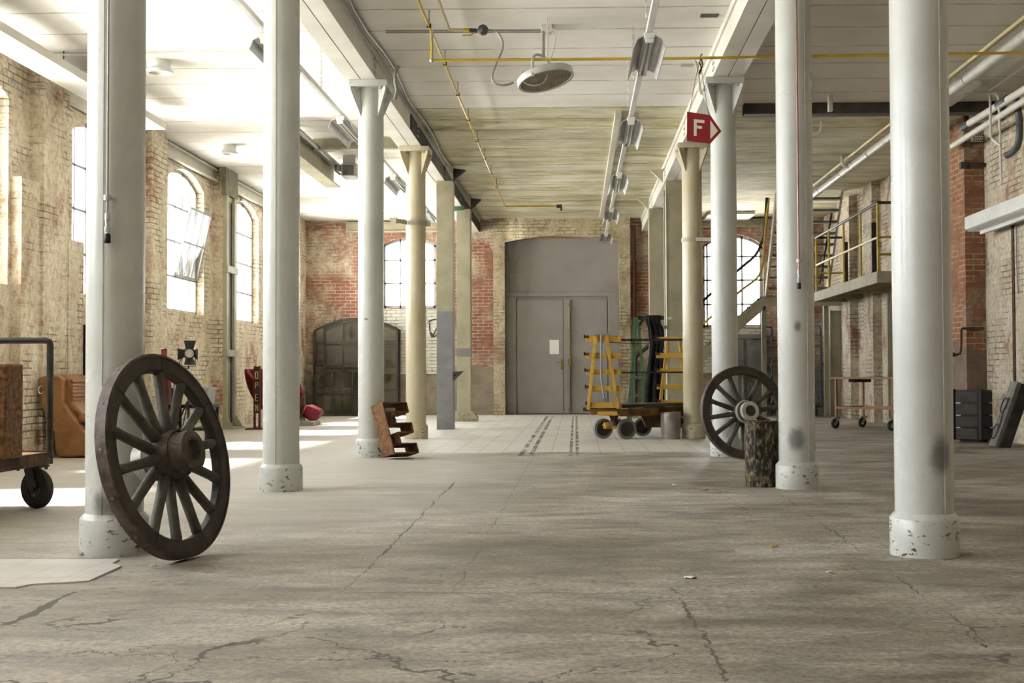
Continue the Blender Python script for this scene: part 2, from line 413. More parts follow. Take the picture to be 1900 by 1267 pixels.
M['lithub'] = simple('lit_hub_metal', (0.42, 0.41, 0.38), (0.56, 0.55, 0.52), 9.0, 0.45, bump=0.15)  # hub ends paler: light from the left windows put into the colour
M['rust'] = simple('orange_rust', (0.075, 0.034, 0.015), (0.29, 0.14, 0.05), 26.0, 0.85, bump=0.6, bscale=60, lo=0.34, hi=0.68, detail=10)
M['rust_dark'] = simple('brown_rust', (0.045, 0.023, 0.014), (0.14, 0.07, 0.035), 14.0, 0.85, bump=0.5, bscale=60, detail=10)
M['yellow'] = simple('worn_yellow_paint', (0.30, 0.16, 0.022), (0.62, 0.37, 0.055), 8.0, 0.55, bump=0.2, lo=0.25, hi=0.5, detail=9)
M['yellow_dark'] = simple('dirty_ochre_paint', (0.10, 0.055, 0.014), (0.26, 0.145, 0.03), 6.0, 0.6, bump=0.2)
M['gasyellow'] = simple('yellow_gas_pipe', (0.60, 0.42, 0.035), (0.50, 0.34, 0.03), 5.0, 0.4)
M['railyellow'] = simple('yellow_railing_paint', (0.50, 0.35, 0.05), (0.36, 0.25, 0.04), 9.0, 0.5)
M['paleyellow'] = simple('faded_yellow_pipe', (0.60, 0.50, 0.24), (0.66, 0.58, 0.38), 3.0, 0.5)
M['rubber'] = simple('grey_rubber_tyre', (0.16, 0.15, 0.14), (0.24, 0.23, 0.21), 12.0, 0.8)
M['blackrubber'] = simple('black_rubber', (0.02, 0.02, 0.02), (0.045, 0.043, 0.04), 12.0, 0.7)
M['black'] = simple('black_finish', (0.012, 0.012, 0.012), None, rough=0.55)
M['blackcloth'] = simple('black_cloth', (0.008, 0.008, 0.008), (0.02, 0.019, 0.018), 6.0, 0.95)
M['leather'] = simple('tan_leather', (0.26, 0.115, 0.038), (0.34, 0.16, 0.055), 7.0, 0.45, bump=0.2, bscale=90)
M['chrome'] = simple('chrome', (0.7, 0.7, 0.7), None, rough=0.15, metal=1.0)
M['steel'] = simple('dull_steel', (0.36, 0.34, 0.31), (0.50, 0.48, 0.45), 6.0, 0.33, 0.85, bump=0.1)
M['zinc'] = simple('zinc_grey', (0.45, 0.45, 0.44), (0.58, 0.58, 0.57), 7.0, 0.45, 0.3)
M['whitemetal'] = simple('white_enamel', (0.74, 0.74, 0.71), (0.64, 0.635, 0.60), 3.0, 0.4)
M['greyenamel'] = simple('grey_enamel', (0.52, 0.52, 0.49), (0.42, 0.41, 0.38), 4.0, 0.4)
M['red'] = simple('deep_red_upholstery', (0.17, 0.005, 0.012), (0.115, 0.003, 0.008), 8.0, 0.9)
M['redmetal'] = simple('dark_red_paint', (0.15, 0.014, 0.014), (0.09, 0.012, 0.012), 8.0, 0.5)
M['signred'] = simple('sign_red', (0.30, 0.012, 0.016), (0.25, 0.011, 0.013), 3.0, 0.5)
M['cream'] = simple('sign_cream', (0.72, 0.68, 0.58), None, rough=0.6)
M['lettergold'] = simple('yellow_lettering', (0.62, 0.40, 0.06), None, rough=0.5)
M['doorgrey'] = simple('grey_door_paint', (0.31, 0.292, 0.275), (0.27, 0.254, 0.238), 1.6, 0.55, bump=0.08, bscale=120)
M['brass'] = simple('dull_brass', (0.32, 0.24, 0.10), (0.22, 0.17, 0.08), 8.0, 0.4, 0.8)
M['paper'] = simple('white_paper', (0.86, 0.86, 0.84), None, rough=0.8)
M['green'] = simple('mid_green_paint', (0.10, 0.22, 0.11), (0.07, 0.155, 0.08), 8.0, 0.5)
M['darkgreen'] = simple('dark_green_paint', (0.02, 0.05, 0.03), (0.03, 0.07, 0.04), 8.0, 0.5)
M['blue'] = simple('blue_paint', (0.045, 0.10, 0.21), (0.03, 0.065, 0.14), 8.0, 0.45)
M['brownwood'] = simple('brown_timber', (0.22, 0.12, 0.05), (0.34, 0.20, 0.085), 5.0, 0.6, bump=0.3, stretch=(3, 3, 12), detail=8)
M['drum'] = simple('blackened_drum', (0.014, 0.011, 0.008), (0.30, 0.23, 0.12), 26.0, 0.75, bump=0.5, bscale=40, lo=0.46, hi=0.68, detail=10, stretch=(1.5, 1.5, 0.6))
M['cabinet'] = simple('grey_cabinet', (0.15, 0.15, 0.135), (0.19, 0.185, 0.165), 3.0, 0.5)
M['crate'] = simple('grey_plastic_crate', (0.30, 0.31, 0.28), (0.35, 0.36, 0.33), 3.0, 0.5)
M['plinth'] = simple('weathered_plank', (0.36, 0.34, 0.29), (0.46, 0.44, 0.39), 4.0, 0.8, bump=0.2)
M['cast'] = simple('grey_sash_metal', (0.34, 0.34, 0.33), (0.46, 0.46, 0.45), 6.0, 0.6)
M['leanframe'] = simple('dark_window_iron', (0.02, 0.018, 0.014), (0.045, 0.04, 0.03), 9.0, 0.65)
M['case'] = simple('brown_black_case', (0.022, 0.018, 0.015), (0.055, 0.045, 0.037), 7.0, 0.6, bump=0.2)
M['casegrey'] = simple('worn_grey_case_edge', (0.12, 0.115, 0.10), (0.20, 0.19, 0.165), 9.0, 0.6)
M['mesh'] = None
M['lintel'] = simple('pale_steel_lintel', (0.55, 0.52, 0.43), (0.64, 0.61, 0.53), 4.0, 0.6)
M['stairpaint'] = simple('khaki_stair_paint', (0.32, 0.29, 0.21), (0.40, 0.37, 0.28), 4.0, 0.75)
M['tread'] = simple('dark_tread', (0.10, 0.09, 0.07), (0.16, 0.145, 0.11), 7.0, 0.7)
M['paint_black'] = simple('black_spray', (0.05, 0.05, 0.05), None, rough=0.8)
M['leaf'] = simple('dry_leaf', (0.42, 0.27, 0.07), (0.32, 0.19, 0.05), 30.0, 0.8)
M['pipe_white'] = simple('white_pipe_paint', (0.66, 0.635, 0.57), (0.74, 0.72, 0.66), 4.0, 0.45)
M['pipe_grey'] = simple('grey_pipe', (0.26, 0.255, 0.235), (0.34, 0.33, 0.30), 6.0, 0.45, 0.3)
M['pipe_blue'] = simple('blue_grey_plastic_pipe', (0.06, 0.065, 0.075), (0.10, 0.105, 0.115), 6.0, 0.4)
M['silver'] = simple('silver_duct', (0.50, 0.49, 0.46), (0.60, 0.59, 0.56), 5.0, 0.45, 0.1)
M['glass'] = glass_mat('window_glass', (0.97, 0.98, 0.98), 0.95)
M['dustyglass'] = glass_mat('dusty_glass', (0.80, 0.78, 0.70), 0.6, 0.22)
M['wall_left'] = brick_mat('limewashed_brick', (0.36, 0.15, 0.085), (0.44, 0.23, 0.13), (0.56, 0.49, 0.37), (0.86, 0.79, 0.63), 0.33, 0.47, green=0.10, seed=3.0)
M['wall_back'] = brick_mat('red_brick_back', (0.25, 0.095, 0.055), (0.31, 0.135, 0.085), (0.46, 0.40, 0.31), (0.56, 0.50, 0.38), 0.44, 0.62, zcem=1.15, cem=(0.30, 0.265, 0.20), green=0.35, seed=11.0)
M['wall_right'] = brick_mat('whitewashed_brick', (0.29, 0.13, 0.075), (0.36, 0.19, 0.12), (0.30, 0.26, 0.19), (0.66, 0.61, 0.50), 0.34, 0.50, seed=5.0)
M['pier_right'] = brick_mat('red_pier_brick', (0.26, 0.095, 0.05), (0.33, 0.145, 0.075), (0.40, 0.35, 0.20), (0.46, 0.41, 0.31), 0.52, 0.70, zcem=1.3, cem=(0.22, 0.17, 0.12), seed=8.0)
M['plaster'] = brick_mat('mottled_plaster_brick', (0.24, 0.12, 0.075), (0.34, 0.22, 0.14), (0.42, 0.36, 0.25), (0.58, 0.52, 0.36), 0.33, 0.50, green=0.15, seed=21.0)
M['whiteblock'] = brick_mat('painted_block', (0.62, 0.60, 0.52), (0.58, 0.56, 0.48), (0.36, 0.33, 0.25), (0.64, 0.61, 0.53), 0.4, 0.6, seed=2.0)

# ------------------------------------------------------------------ shell
def seg(x0, y0, x1, y1, w, jit=0.08):
    a = fl(x0, y0); b = fl(x1, y1); return (a.x, a.y, b.x, b.y, w, jit)
SEGS = [seg(640, 1096, 845, 893, .010, .10), seg(610, 1100, 1262, 1100, .008, .06), seg(1250, 1090, 1345, 1267, .012, .20),
        seg(1285, 1122, 1900, 1122, .006, .02), seg(840, 1100, 1000, 830, .003, .10), seg(1440, 912, 1830, 1190, .005, .14),
        seg(1290, 880, 1400, 960, .005, .25), seg(0, 1213, 330, 1212, .010, .45), seg(300, 1222, 900, 1225, .009, .45),
        seg(330, 1205, 250, 1267, .012, .3), seg(250, 1208, 570, 1140, .006, .4), seg(10, 1160, 140, 1098, .035, .08),
        seg(660, 940, 1000, 990, .0, .1), seg(1170, 1090, 1900, 1150, .0, .1),
        seg(460, 1200, 560, 1155, .007, .35), seg(830, 1150, 440, 1160, .005, .4), ]
mb = MB(); mb.bx(-7.4, 7.0, YF - 0.3, YB + 0.6, -0.3, 0.0)
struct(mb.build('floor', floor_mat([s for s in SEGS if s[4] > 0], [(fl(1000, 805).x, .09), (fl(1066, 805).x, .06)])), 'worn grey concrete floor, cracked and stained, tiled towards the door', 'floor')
mb = MB(); mb.bx(-7.4, 7.0, YF - 0.3, YB + 0.6, CEIL, CEIL + 0.3)
struct(mb.build('ceiling', ceiling_mat()), 'board-marked concrete ceiling, white in front and stained yellow behind', 'ceiling')

def arch_pts(u0, u1, zs, za, n=10):
    """points from (u0,zs) over the crown to (u1,zs)"""
    w = (u1 - u0) / 2; rise = za - zs; r = (w * w + rise * rise) / (2 * rise); c = (u0 + u1) / 2; cz = za - r
    a0 = math.asin(w / r); return [(c + r * math.sin(-a0 + 2 * a0 * k / n), cz + r * math.cos(-a0 + 2 * a0 * k / n)) for k in range(n + 1)]
def wall_open(mb, t, u0, u1, top, openings, thick):
    """t(u, v, z): wall face coordinates, v the depth from 0 to thick; openings (a,b,sill,spring,apex)"""
    def blk(ua, ub, za, zb):
        if ub - ua < 1e-4 or zb - za < 1e-4: return
        mb.prism([t(ua, 0, za), t(ub, 0, za), t(ub, 0, zb), t(ua, 0, zb)], V(t(0, thick, 0)) - V(t(0, 0, 0)))
    cur = u0
    for (a, b, sill, spring, apex) in sorted(openings):
        blk(cur, a, 0, top); 
        if sill > 0: blk(a, b, 0, sill)
        ap = arch_pts(a, b, spring, apex)
        for k in range(len(ap) - 1):
            (ua, za), (ub, zb) = ap[k], ap[k + 1]
            mb.prism([t(ua, 0, za), t(ub, 0, zb), t(ub, 0, top), t(ua, 0, top)], V(t(0, thick, 0)) - V(t(0, 0, 0)))
        cur = b
    blk(cur, u1, 0, top)
# left wall: one arched window to a bay, a pier between bays
BAY = 3.73
WINL = [(19.50 + BAY * k, 21.44 + BAY * k) for k in range(-6, 3)]
WZ = (2.0, 4.14, 4.38)
tl = lambda u, v, z: (XL - v, u, z)
mb = MB(); wall_open(mb, tl, YF, YB, CEIL, [(a, b) + WZ for a, b in WINL], 0.30)
for k in range(-5, 2):
    y0 = 22.0 + BAY * k
    mb.bx(XL, -6.30, y0, y0 + 0.73, 0, CEIL)
y0 = 22.0 - 2 * BAY
mb.bx(XL, -6.285, y0 + 0.70, y0 + 1.16, 0, 2.66); mb.bx(XL, -6.34, y0 - 0.5, y0 + .05, 0, 3.25)
struct(mb.build('wall_left', M['wall_left']), 'limewashed brick side wall with arched windows and piers', 'wall')
# back wall
wl0 = P(709, 572, YB); wl1 = P(808.5, 440, YB); wr0 = P(1304, 608, YB); wr1 = P(1416, 434, YB)
d0 = P(938, 767, YB); d1 = P(1148, 437, YB)
OB = [(wl0.x, wl1.x, wl0.z, wl1.z - .17, wl1.z), (d0.x, d1.x, 0.0, d1.z - .16, d1.z), (wr0.x, wr1.x, wr0.z, wr1.z - .28, wr1.z)]
tb = lambda u, v, z: (u, YB + v, z)
mb = MB(); wall_open(mb, tb, XL - .3, XR + .3, CEIL, OB, 0.35)
struct(mb.build('wall_back', M['wall_back']), 'red brick end wall with cement render low down', 'wall')
# right wall
mb = MB(); mb.bx(XR, XR + 0.3, YF, YB, 0, CEIL)
struct(mb.build('wall_right', M['wall_right']), 'whitewashed brick side wall', 'wall')
mb = MB(); yp = 18.0; mb.bx(5.64, XR, yp, yp + 1.4, 0, CEIL)
struct(mb.build('wall_right_pier', M['pier_right']), 'red brick pier standing out of the right wall', 'wall pier').name = 'trim_1'
mb = MB()
for ya in (24.1, 26.1): mb.bx(XR - .17, XR, ya, ya + 0.75, 0, CEIL)
struct(mb.build('trim_2', M['wall_right']), 'shallow brick pilasters on the right wall under the gallery', 'pilaster')
mb = MB(); wall_open(mb, lambda u, v, z: (u, YF - v, z), XL - .3, XR + .3, CEIL, [], 0.3)
struct(mb.build('wall_front', M['pier_right']), 'brick wall behind the viewpoint', 'wall')
# door surround: plastered jambs and a flat arch band, standing proud of the brick
mb = MB(); yy = YB - 0.16
a = P(916, 767, yy).x; b = P(1171, 767, yy).x
ap = arch_pts(d0.x, d1.x, d1.z - .16, d1.z)
mb.bx(a, d0.x, yy, YB, 0, CEIL); mb.bx(d1.x, b, yy, YB, 0, CEIL)
for k in range(len(ap) - 1):
    mb.prism([(ap[k][0], yy, ap[k][1]), (ap[k + 1][0], yy, ap[k + 1][1]), (ap[k + 1][0], yy, CEIL), (ap[k][0], yy, CEIL)], (0, .16, 0))
struct(mb.build('trim_3', M['plaster']), 'mottled plaster surround and flat arch round the grey door', 'door surround')
# pale blockwork panels under the back windows
mb = MB(); p0 = P(705, 700, YB); p1 = P(812, 573, YB); mb.bx(p0.x, p1.x, YB - .03, YB, 0.98, p1.z)
struct(mb.build('trim_4', M['whiteblock']), 'pale painted blockwork under the left back window', 'wall panel')
mb = MB(); p0 = P(1300, 700, YB); p1 = P(1420, 609, YB); mb.bx(p0.x, p1.x, YB - .03, YB, 0.98, p1.z)
struct(mb.build('trim_5', M['whiteblock']), 'pale painted blockwork under the right back window', 'wall panel')
# steel lintel channels over the back windows
for i, (x0, x1, y0, y1) in enumerate(((641, 812, 411, 431), (1270, 1445, 405, 421))):
    p0 = P(x0, y1, YB - .1); p1 = P(x1, y0, YB - .1); mb = MB()
    mb.bx(p0.x, p1.x, YB - .03, YB, p0.z, p1.z); mb.bx(p0.x, p1.x, YB - .10, YB - .03, p1.z - .03, p1.z); mb.bx(p0.x, p1.x, YB - .10, YB - .03, p0.z, p0.z + .03)
    struct(mb.build('trim_%d' % (6 + i), M['beam_khaki']), 'khaki steel channel lintel over the %s back window' % ('left', 'right')[i], 'lintel')
# lintel channels high on the left wall
k = 8
for y0 in (22.0 - 2 * BAY, 22.0 - BAY, 22.0):
    mb = MB(); ya, yb = y0 + .73, y0 + BAY
    mb.bx(XL, XL + .02, ya, yb, 4.42, 4.64); mb.bx(XL, XL + .10, ya, yb, 4.42, 4.445); mb.bx(XL, XL + .10, ya, yb, 4.615, 4.64)
    struct(mb.build('trim_%d' % k, M['lintel']), 'pale steel channel along the wall head over a left window', 'lintel'); k += 1
# ---- windows
def window_grid(name, t, a, b, sill, spring, apex, cols, rows, bw, label, dep=.05, sash=None, v0=0.13):
    mb = MB(); ap = arch_pts(a, b, spring, apex, 14)
    def top(u):
        for k in range(len(ap) - 1):
            if ap[k][0] <= u <= ap[k + 1][0] + 1e-6:
                f = (u - ap[k][0]) / (ap[k + 1][0] - ap[k][0]); return ap[k][1] + f * (ap[k + 1][1] - ap[k][1])
        return spring
    vec = V(t(0, dep, 0)) - V(t(0, 0, 0)); fw = bw * 1.7
    def rect(u0, u1, z0, z1): mb.prism([t(u0, v0, z0), t(u1, v0, z0), t(u1, v0, z1), t(u0, v0, z1)], vec)
    rect(a, a + fw, sill, spring); rect(b - fw, b, sill, spring); rect(a, b, sill, sill + fw)
    for k in range(len(ap) - 1):
        (ua, za), (ub, zb) = ap[k], ap[k + 1]
        mb.prism([t(ua, v0, za - fw), t(ub, v0, zb - fw), t(ub, v0, zb), t(ua, v0, za)], vec)
    for u in cols: rect(u - bw / 2, u + bw / 2, sill, top(u) - .005)
    for z in rows: rect(a, b, z - bw / 2, z + bw / 2)
    fr = mb.build(name, M['cast']); struct(fr, label, 'window')
    g = MB(); pts = [(a, sill)] + [(b, sill)] + [(u, z) for u, z in reversed(ap)]
    g.prism([t(u, v0 + dep * .45, z) for u, z in pts], V(t(0, .006, 0)) - V(t(0, 0, 0)))
    g.build('pane', M['glass'], fr)
    return fr
rows = [2.59, 3.17, 3.75]; wn = 1
for k, (a, b) in enumerate(WINL):
    cols = [a + (b - a) * j / 5 for j in range(1, 5)]
    w = window_grid('window_%d' % wn, tl, a, b, *WZ, cols, rows, .034, 'arched iron window in left wall'); wn += 1
    if k == 6:   # its hopper sash stands open
        s = MB(); y0, y1 = a + (b - a) * .4 + .02, b - .02; B0 = V((XL - .12, 0, 2.62)); T0 = V((XL + .12, 0, 3.73))
        for j in range(4):
            y = y0 + (y1 - y0) * j / 3; s.bar(B0 + V((0, y, 0)), T0 + V((0, y, 0)), .03, .03, (0, 1, 0))
        for f in (0, .5, 1):
            c = B0.lerp(T0, f); s.bar(c + V((0, y0, 0)), c + V((0, y1, 0)), .03, .035)
        so = s.build('open_sash', M['cast'], w)
        g = MB(); g.prism([B0 + V((0, y0, 0)), B0 + V((0, y1, 0)), T0 + V((0, y1, 0)), T0 + V((0, y0, 0))], (-.005, 0, .001)); g.build('pane', M['glass'], so)
for (a, b, s0, sp, apx), nm, lab in ((OB[0], 0, 'arched iron window in back wall left of door'), (OB[2], 1, 'arched iron window in back wall behind the stair')):
    pxs = (741.5, 775) if nm == 0 else (1313, 1344, 1378)
    pys = (482, 525) if nm == 0 else (475, 519, 564)
    window_grid('window_%d' % wn, tb, a, b, s0, sp, apx, [P(x, 500, YB).x for x in pxs], [P(750 if nm == 0 else 1360, y, YB).z for y in pys], .040 if nm == 0 else .044, lab); wn += 1
# ---- door
YD = YB + 0.10
dz = lambda y: P(1040, y, YD).z
dx = lambda x: P(x, 680, YD).x
mb = MB(); ap = arch_pts(d0.x - .02, d1.x + .02, d1.z - .155, d1.z + .01)
mb.prism([(d0.x - .02, YD + .05, 0), (d1.x + .02, YD + .05, 0)] + [(u, YD + .05, z) for u, z in reversed(ap)], (0, .06, 0))
door = struct(mb.build('door_1', M['doorgrey']), 'tall grey double door with a blank panel above', 'door')
mb = MB(); tz = dz(546)
mb.bx(d0.x, d1.x, YD - .01, YD + .05, tz - .05, tz + .05); mb.bx(d0.x, dx(958), YD, YD + .05, 0, tz); mb.bx(dx(1129), d1.x, YD, YD + .05, 0, tz)
mb.bx(d0.x, dx(945), YD + .0, YD + .05, tz, d1.z - .2)
mb.build('door_frame', M['doorgrey'], door, bevel=.008)
leaf_top = dz(556)
mb = MB(); mb.bx(dx(959.5), dx(1045.5), YD + .015, YD + .05, .02, leaf_top); mb.build('door_leaf', M['doorgrey'], door, bevel=.008)
mb = MB(); mb.bx(dx(1049), dx(1127.5), YD + .015, YD + .05, .02, leaf_top); mb.build('door_leaf', M['doorgrey'], door, bevel=.008)
mb = MB(); mb.bx(dx(1046.5), dx(1060), YD - .01, YD + .02, .02, leaf_top); mb.build('cover_strip', M['doorgrey'], door, bevel=.01)
mb = MB(); x = dx(1057); mb.cyl((x, YD - .03, .05), (x, YD - .03, leaf_top - .02), .016, n=10)
for z in (.12, 1.0, 1.25, 2.0, leaf_top - .12): mb.bx(x - .03, x + .03, YD - .05, YD - .005, z - .03, z + .03)
mb.bx(x - .035, x + .035, YD - .07, YD - .01, dz(680), dz(664)); mb.build('espagnolette_bolt', M['brass'], door)
mb = MB(); x = dx(1043); mb.bx(x - .03, x + .03, YD - .005, YD + .016, dz(686), dz(666)); mb.cyl((x, YD - .06, dz(672)), (x - .15, YD - .06, dz(672)), .013, n=8); mb.cyl((x, YD - .06, dz(672)), (x, YD + .0, dz(672)), .012, n=8)
mb.build('door_handle', M['brass'], door)
mb = MB(); mb.bx(dx(1020), dx(1037.5), YD + .006, YD + .0145, dz(657), dz(630.5)); tag(mb.build('paper_notice', M['paper']), 'white paper notice taped to left leaf of the grey door', 'notice')
mb = MB(); mb.bx(dx(1018.5), dx(1039), YD + .0146, YD + .015, dz(658.5), dz(629)); 
# board above the door head
mb = MB(); mb.bx(P(975, 440, YD).x, P(1125, 440, YD).x, YB + .10, YD + .05, d1.z - .045, d1.z - .0); struct(mb.build('trim_11', M['brownwood']), 'brown timber batten above the grey door', 'batten')

# ---- ceiling beams
def double_beam(name, xa, xb, y0, y1, label):
    mb = MB(); xm = (xa + xb) / 2; g = .006
    for (a, b) in ((xa, xm - g), (xm + g, xb)):
        mb.bx(a, b, y0, y1, 4.372, 4.392)
    mb.bx(xa + .004, xb - .004, y0, y1, 4.39, 4.60) ; mb.bx(xa - .02, xb + .02, y0, y1, 4.60, CEIL - .001)
    o = mb.build(name, M['beam']); tag(o, label, 'beam')
    bb = MB()
    for yq in [CX[2][1] - .35 + 3.8 * k for k in range(-2, 4)]:
        for x, sx in ((xa, -1), (xb, 1)):
            for j in range(3):
                for i in range(2): bb.cyl((x, yq + .09 * i, 4.43 + .07 * j), (x + .02 * sx, yq + .09 * i, 4.43 + .07 * j), .018, n=6)
    bb.build('bolt_heads', M['beam'], o)
    return o
double_beam('ceiling_beam', P(647, 136, CX[2][1]).x, P(703, 136, CX[2][1]).x, 2.0, YB, 'white double steel beam over the left row of columns')
rb = CX[6][1]; double_beam('ceiling_beam', P(1319, 127, rb).x, P(1375, 127, rb).x, 2.0, YB, 'white double steel beam over right row of columns, beside the red F sign')
mb = MB(); mb.bx(-6.05, -5.66, 2.0, 17.0, 4.37, 4.47); ob = tag(mb.build('boxed_beam', M['beam'], bevel=.006), 'white boxed beam hung below the ceiling along left wall', 'beam')
for y in (6, 10, 14): mb = MB(); mb.cyl((-5.85, y, 4.47), (-5.85, y, CEIL), .01, n=8); mb.build('hanger', M['beam_dark'], ob)
mb = MB(); mb.bx(P(1378, 190, 17.2).x, XR, 17.05, 17.25, 4.53, CEIL - .002); tag(mb.build('transverse_beam', M['beam_dark']), 'dark steel beam crossing the ceiling of right aisle', 'beam')
# unpainted web of the left beam in the stained part of the hall
bl = bpy.data.objects['ceiling_beam']; xb_ = P(703, 136, CX[2][1]).x
mb = MB(); mb.bx(xb_ - .004, xb_ + .012, 17.2, YB, 4.385, 4.60); mb.build('unpainted_web', M['beam_dark'], bl)

# ------------------------------------------------------------------ columns
CLAB = ['thick white iron column in left foreground with a wagon wheel leaning on it', 'white iron column pitted with small dark holes, second in the left row',
        'white iron column behind the rusty letter E', 'cream iron column with a bracket clamped round it, just left of the grey steel post',
        'glossy white iron column nearest the camera on the right', 'white iron column standing against the blackened drum',
        'white iron column behind the right wagon wheel', 'cream iron column beside the dull steel pot']
columns = []
for i, (x, y) in enumerate(CX):
    cream = i in (3, 7); m = M['col_cream'] if cream else M['col_white']
    t = thing('iron_column', CLAB[i], 'column', (x, y, 0), 'round iron columns of the hall'); columns.append(t)
    mb = MB(); mb.lathe([(.150, .19), (.1515, 1.5), (.150, 3.0), (.147, 4.30)], (x, y, 0), n=48)
    if i in (0, 1, 4, 5):   # casting seam
        a = math.radians(-62 if x > 0 else -95); r = .151
        mb.tube([(x + r * math.cos(a), y + r * math.sin(a), z) for z in (.19, 1.5, 3, 4.2)], .004, 6)
    mb.build('shaft', m, t)
    mb = MB(); mb.lathe([(.178, 0), (.178, .19), (.174, .197), (.153, .222), (.140, .222)], (x, y, 0), n=48); mb.build('base', m, t)
    mb = MB(); mb.bx(x - .225, x + .225, y - .225, y + .225, 4.295, 4.371); cp = mb.build('capital_plate', m, t, bevel=.006)
    mb = MB()
    for sx in (-1, 1):
        for sy in (-1, 1): mb.cyl((x + .14 * sx, y + .17 * sy, 4.27), (x + .14 * sx, y + .17 * sy, 4.297), .02, n=6)
    mb.build('bolts', m, cp)
    for k in range(4):
        a = pi / 4 + k * pi / 2; d = V((math.cos(a), math.sin(a), 0)); s_ = V((-d.y, d.x, 0)) * .0125; c = V((x, y, 0))
        mb = MB(); mb.prism([c + d * .14 + V((0, 0, 4.295)) - s_, c + d * .30 + V((0, 0, 4.295)) - s_, c + d * .30 + V((0, 0, 4.26)) - s_, c + d * .146 + V((0, 0, 3.95 if i % 4 > 1 else 4.16)) - s_], s_ * 2)
        mb.build('bracket', m, t)
# clamp round the left cream column carrying a strut
x, y = CX[3]; t = thing('column_clamp', 'cream strap bracket clamped round the left cream column', 'bracket', (x, y, 3.1))
zc_ = P(772, 415, y).z
mb = MB(); mb.lathe([(.152, zc_ - .03), (.162, zc_ - .03), (.162, zc_ + .03), (.152, zc_ + .03)], (x, y, 0), n=32, closed=True); mb.build('strap', M['khaki'], t)
e = P(733, 409, y - .3); mb = MB(); mb.bar((x - .12, y - .14, zc_), e, .03, .06); mb.bx(e.x - .07, e.x + .02, e.y - .03, e.y + .03, e.z - .05, e.z + .04); mb.build('strut', M['khaki'], t)
mb = MB(); mb.bx(x + .15, x + .22, y - .03, y + .03, zc_ - .04, zc_ + .04); mb.build('lug', M['khaki'], t)
x, y = CX[7]; t = thing('column_clamp', 'cream strap bracket clamped round the cream column by the stair', 'bracket', (x, y, 3.1))
zc_ = P(1285, 446, y).z
mb = MB(); mb.lathe([(.152, zc_ - .03), (.162, zc_ - .03), (.162, zc_ + .03), (.152, zc_ + .03)], (x, y, 0), n=32, closed=True); mb.build('strap', M['khaki'], t)
mb = MB(); mb.bar((x + .04, y - .175, zc_), (x + .32, y - .175, zc_ - .01), .04, .05); mb.build('strut', M['pipe_white'], t)

# square steel posts at the far end
def post(px0, px1, py, Y, mat, label, base=False, lower=None, lowz=0, band=None, side=1):
    a = P(px0, 600, Y); b = P(px1, 600, Y); x = (a.x + b.x) / 2; w = (b.x - a.x) / 2
    t = thing('steel_post', label, 'post', (x, Y + .15, 0), 'built-up steel posts at the far end')
    mb = MB(); z0 = .0 if not lower else lowz
    mb.bx(x - w, x + w, Y + .012, Y + .30, z0, 4.37); mb.bx(x - w, x + w, Y, Y + .012, z0, 4.37); mb.bx(x - w + .0, x + w, Y + .30, Y + .312, z0, 4.37)
    mb.build('shaft', mat, t, bevel=.004)
    if lower: mb = MB(); mb.bx(x - w, x + w, Y - .004, Y + .312, 0, lowz); mb.build('lower_shaft', lower, t, bevel=.004)
    if band: mb = MB(); mb.bx(x - w - .001, x + w + .001, Y - .002, Y + .2, band[0], band[1]); mb.build('grey_band', M['greysteel'], t)
    if base:
        mb = MB(); mb.prism([(x - w - .13, Y - .04, 0), (x + w + .13, Y - .04, 0), (x + w + .13, Y - .04, .09), (x + w + .02, Y - .04, .22), (x - w - .02, Y - .04, .22), (x - w - .13, Y - .04, .09)], (0, .40, 0))
        bo = mb.build('base_shoe', mat, t)
        for i in range(8):
            mb = MB(); mb.sphere((x - w - .05 + (2 * w + .1) * i / 4, Y - .045, .05) if i < 5 else (x - w + .04 + (2 * w - .08) * (i - 5) / 2, Y - .045, .15), .02, n=8, m=6); mb.build('rivet', mat, bo)
    # wedge bracket carrying the beam on the aisle side
    mb = MB(); xs = x + side * w
    if side < 0: xs = min(xs, P(1319, 127, CX[6][1]).x - .025)
    mb.prism([(xs, Y + .1, 4.37), (xs + side * .22, Y + .1, 4.58), (xs + side * .05, Y + .1, 4.60), (xs, Y + .1, 4.60)], (0, .12, 0))
    mb.build('wedge_bracket', M['beam_dark'] if side > 0 else M['khaki'], t)
    return t
post(810, 840.5, 795, 21.7, M['khaki'], 'steel post painted khaki above and bare grey below, right of left cream column', lower=M['greysteel'], lowz=P(825, 578, 21.7).z)
post(847.5, 873, 780, 25.4, M['khaki'], 'khaki steel post with a riveted foot, left of the grey door', base=True, band=(P(860, 662, 25.4).z, P(860, 646, 25.4).z))
post(1237, 1267.5, 795, 21.9, M['khaki'], 'khaki steel post behind the yellow rack trolley, nearer of the right pair', side=-1)
post(1205.5, 1232, 780, 25.5, M['khaki'], 'khaki steel post behind the green trestle, nearest the end wall on right', side=-1)
mb = MB(); q_ = P(840, 690, 21.66); mb.prism([q_, P(860, 688, 21.66), P(843, 705, 21.66), P(840, 707, 21.66)], (0, .12, 0)); tag(mb.build('wedge_plate', M['beam_dark']), 'dark wedge plate fixed to the grey half of the left steel post', 'plate')
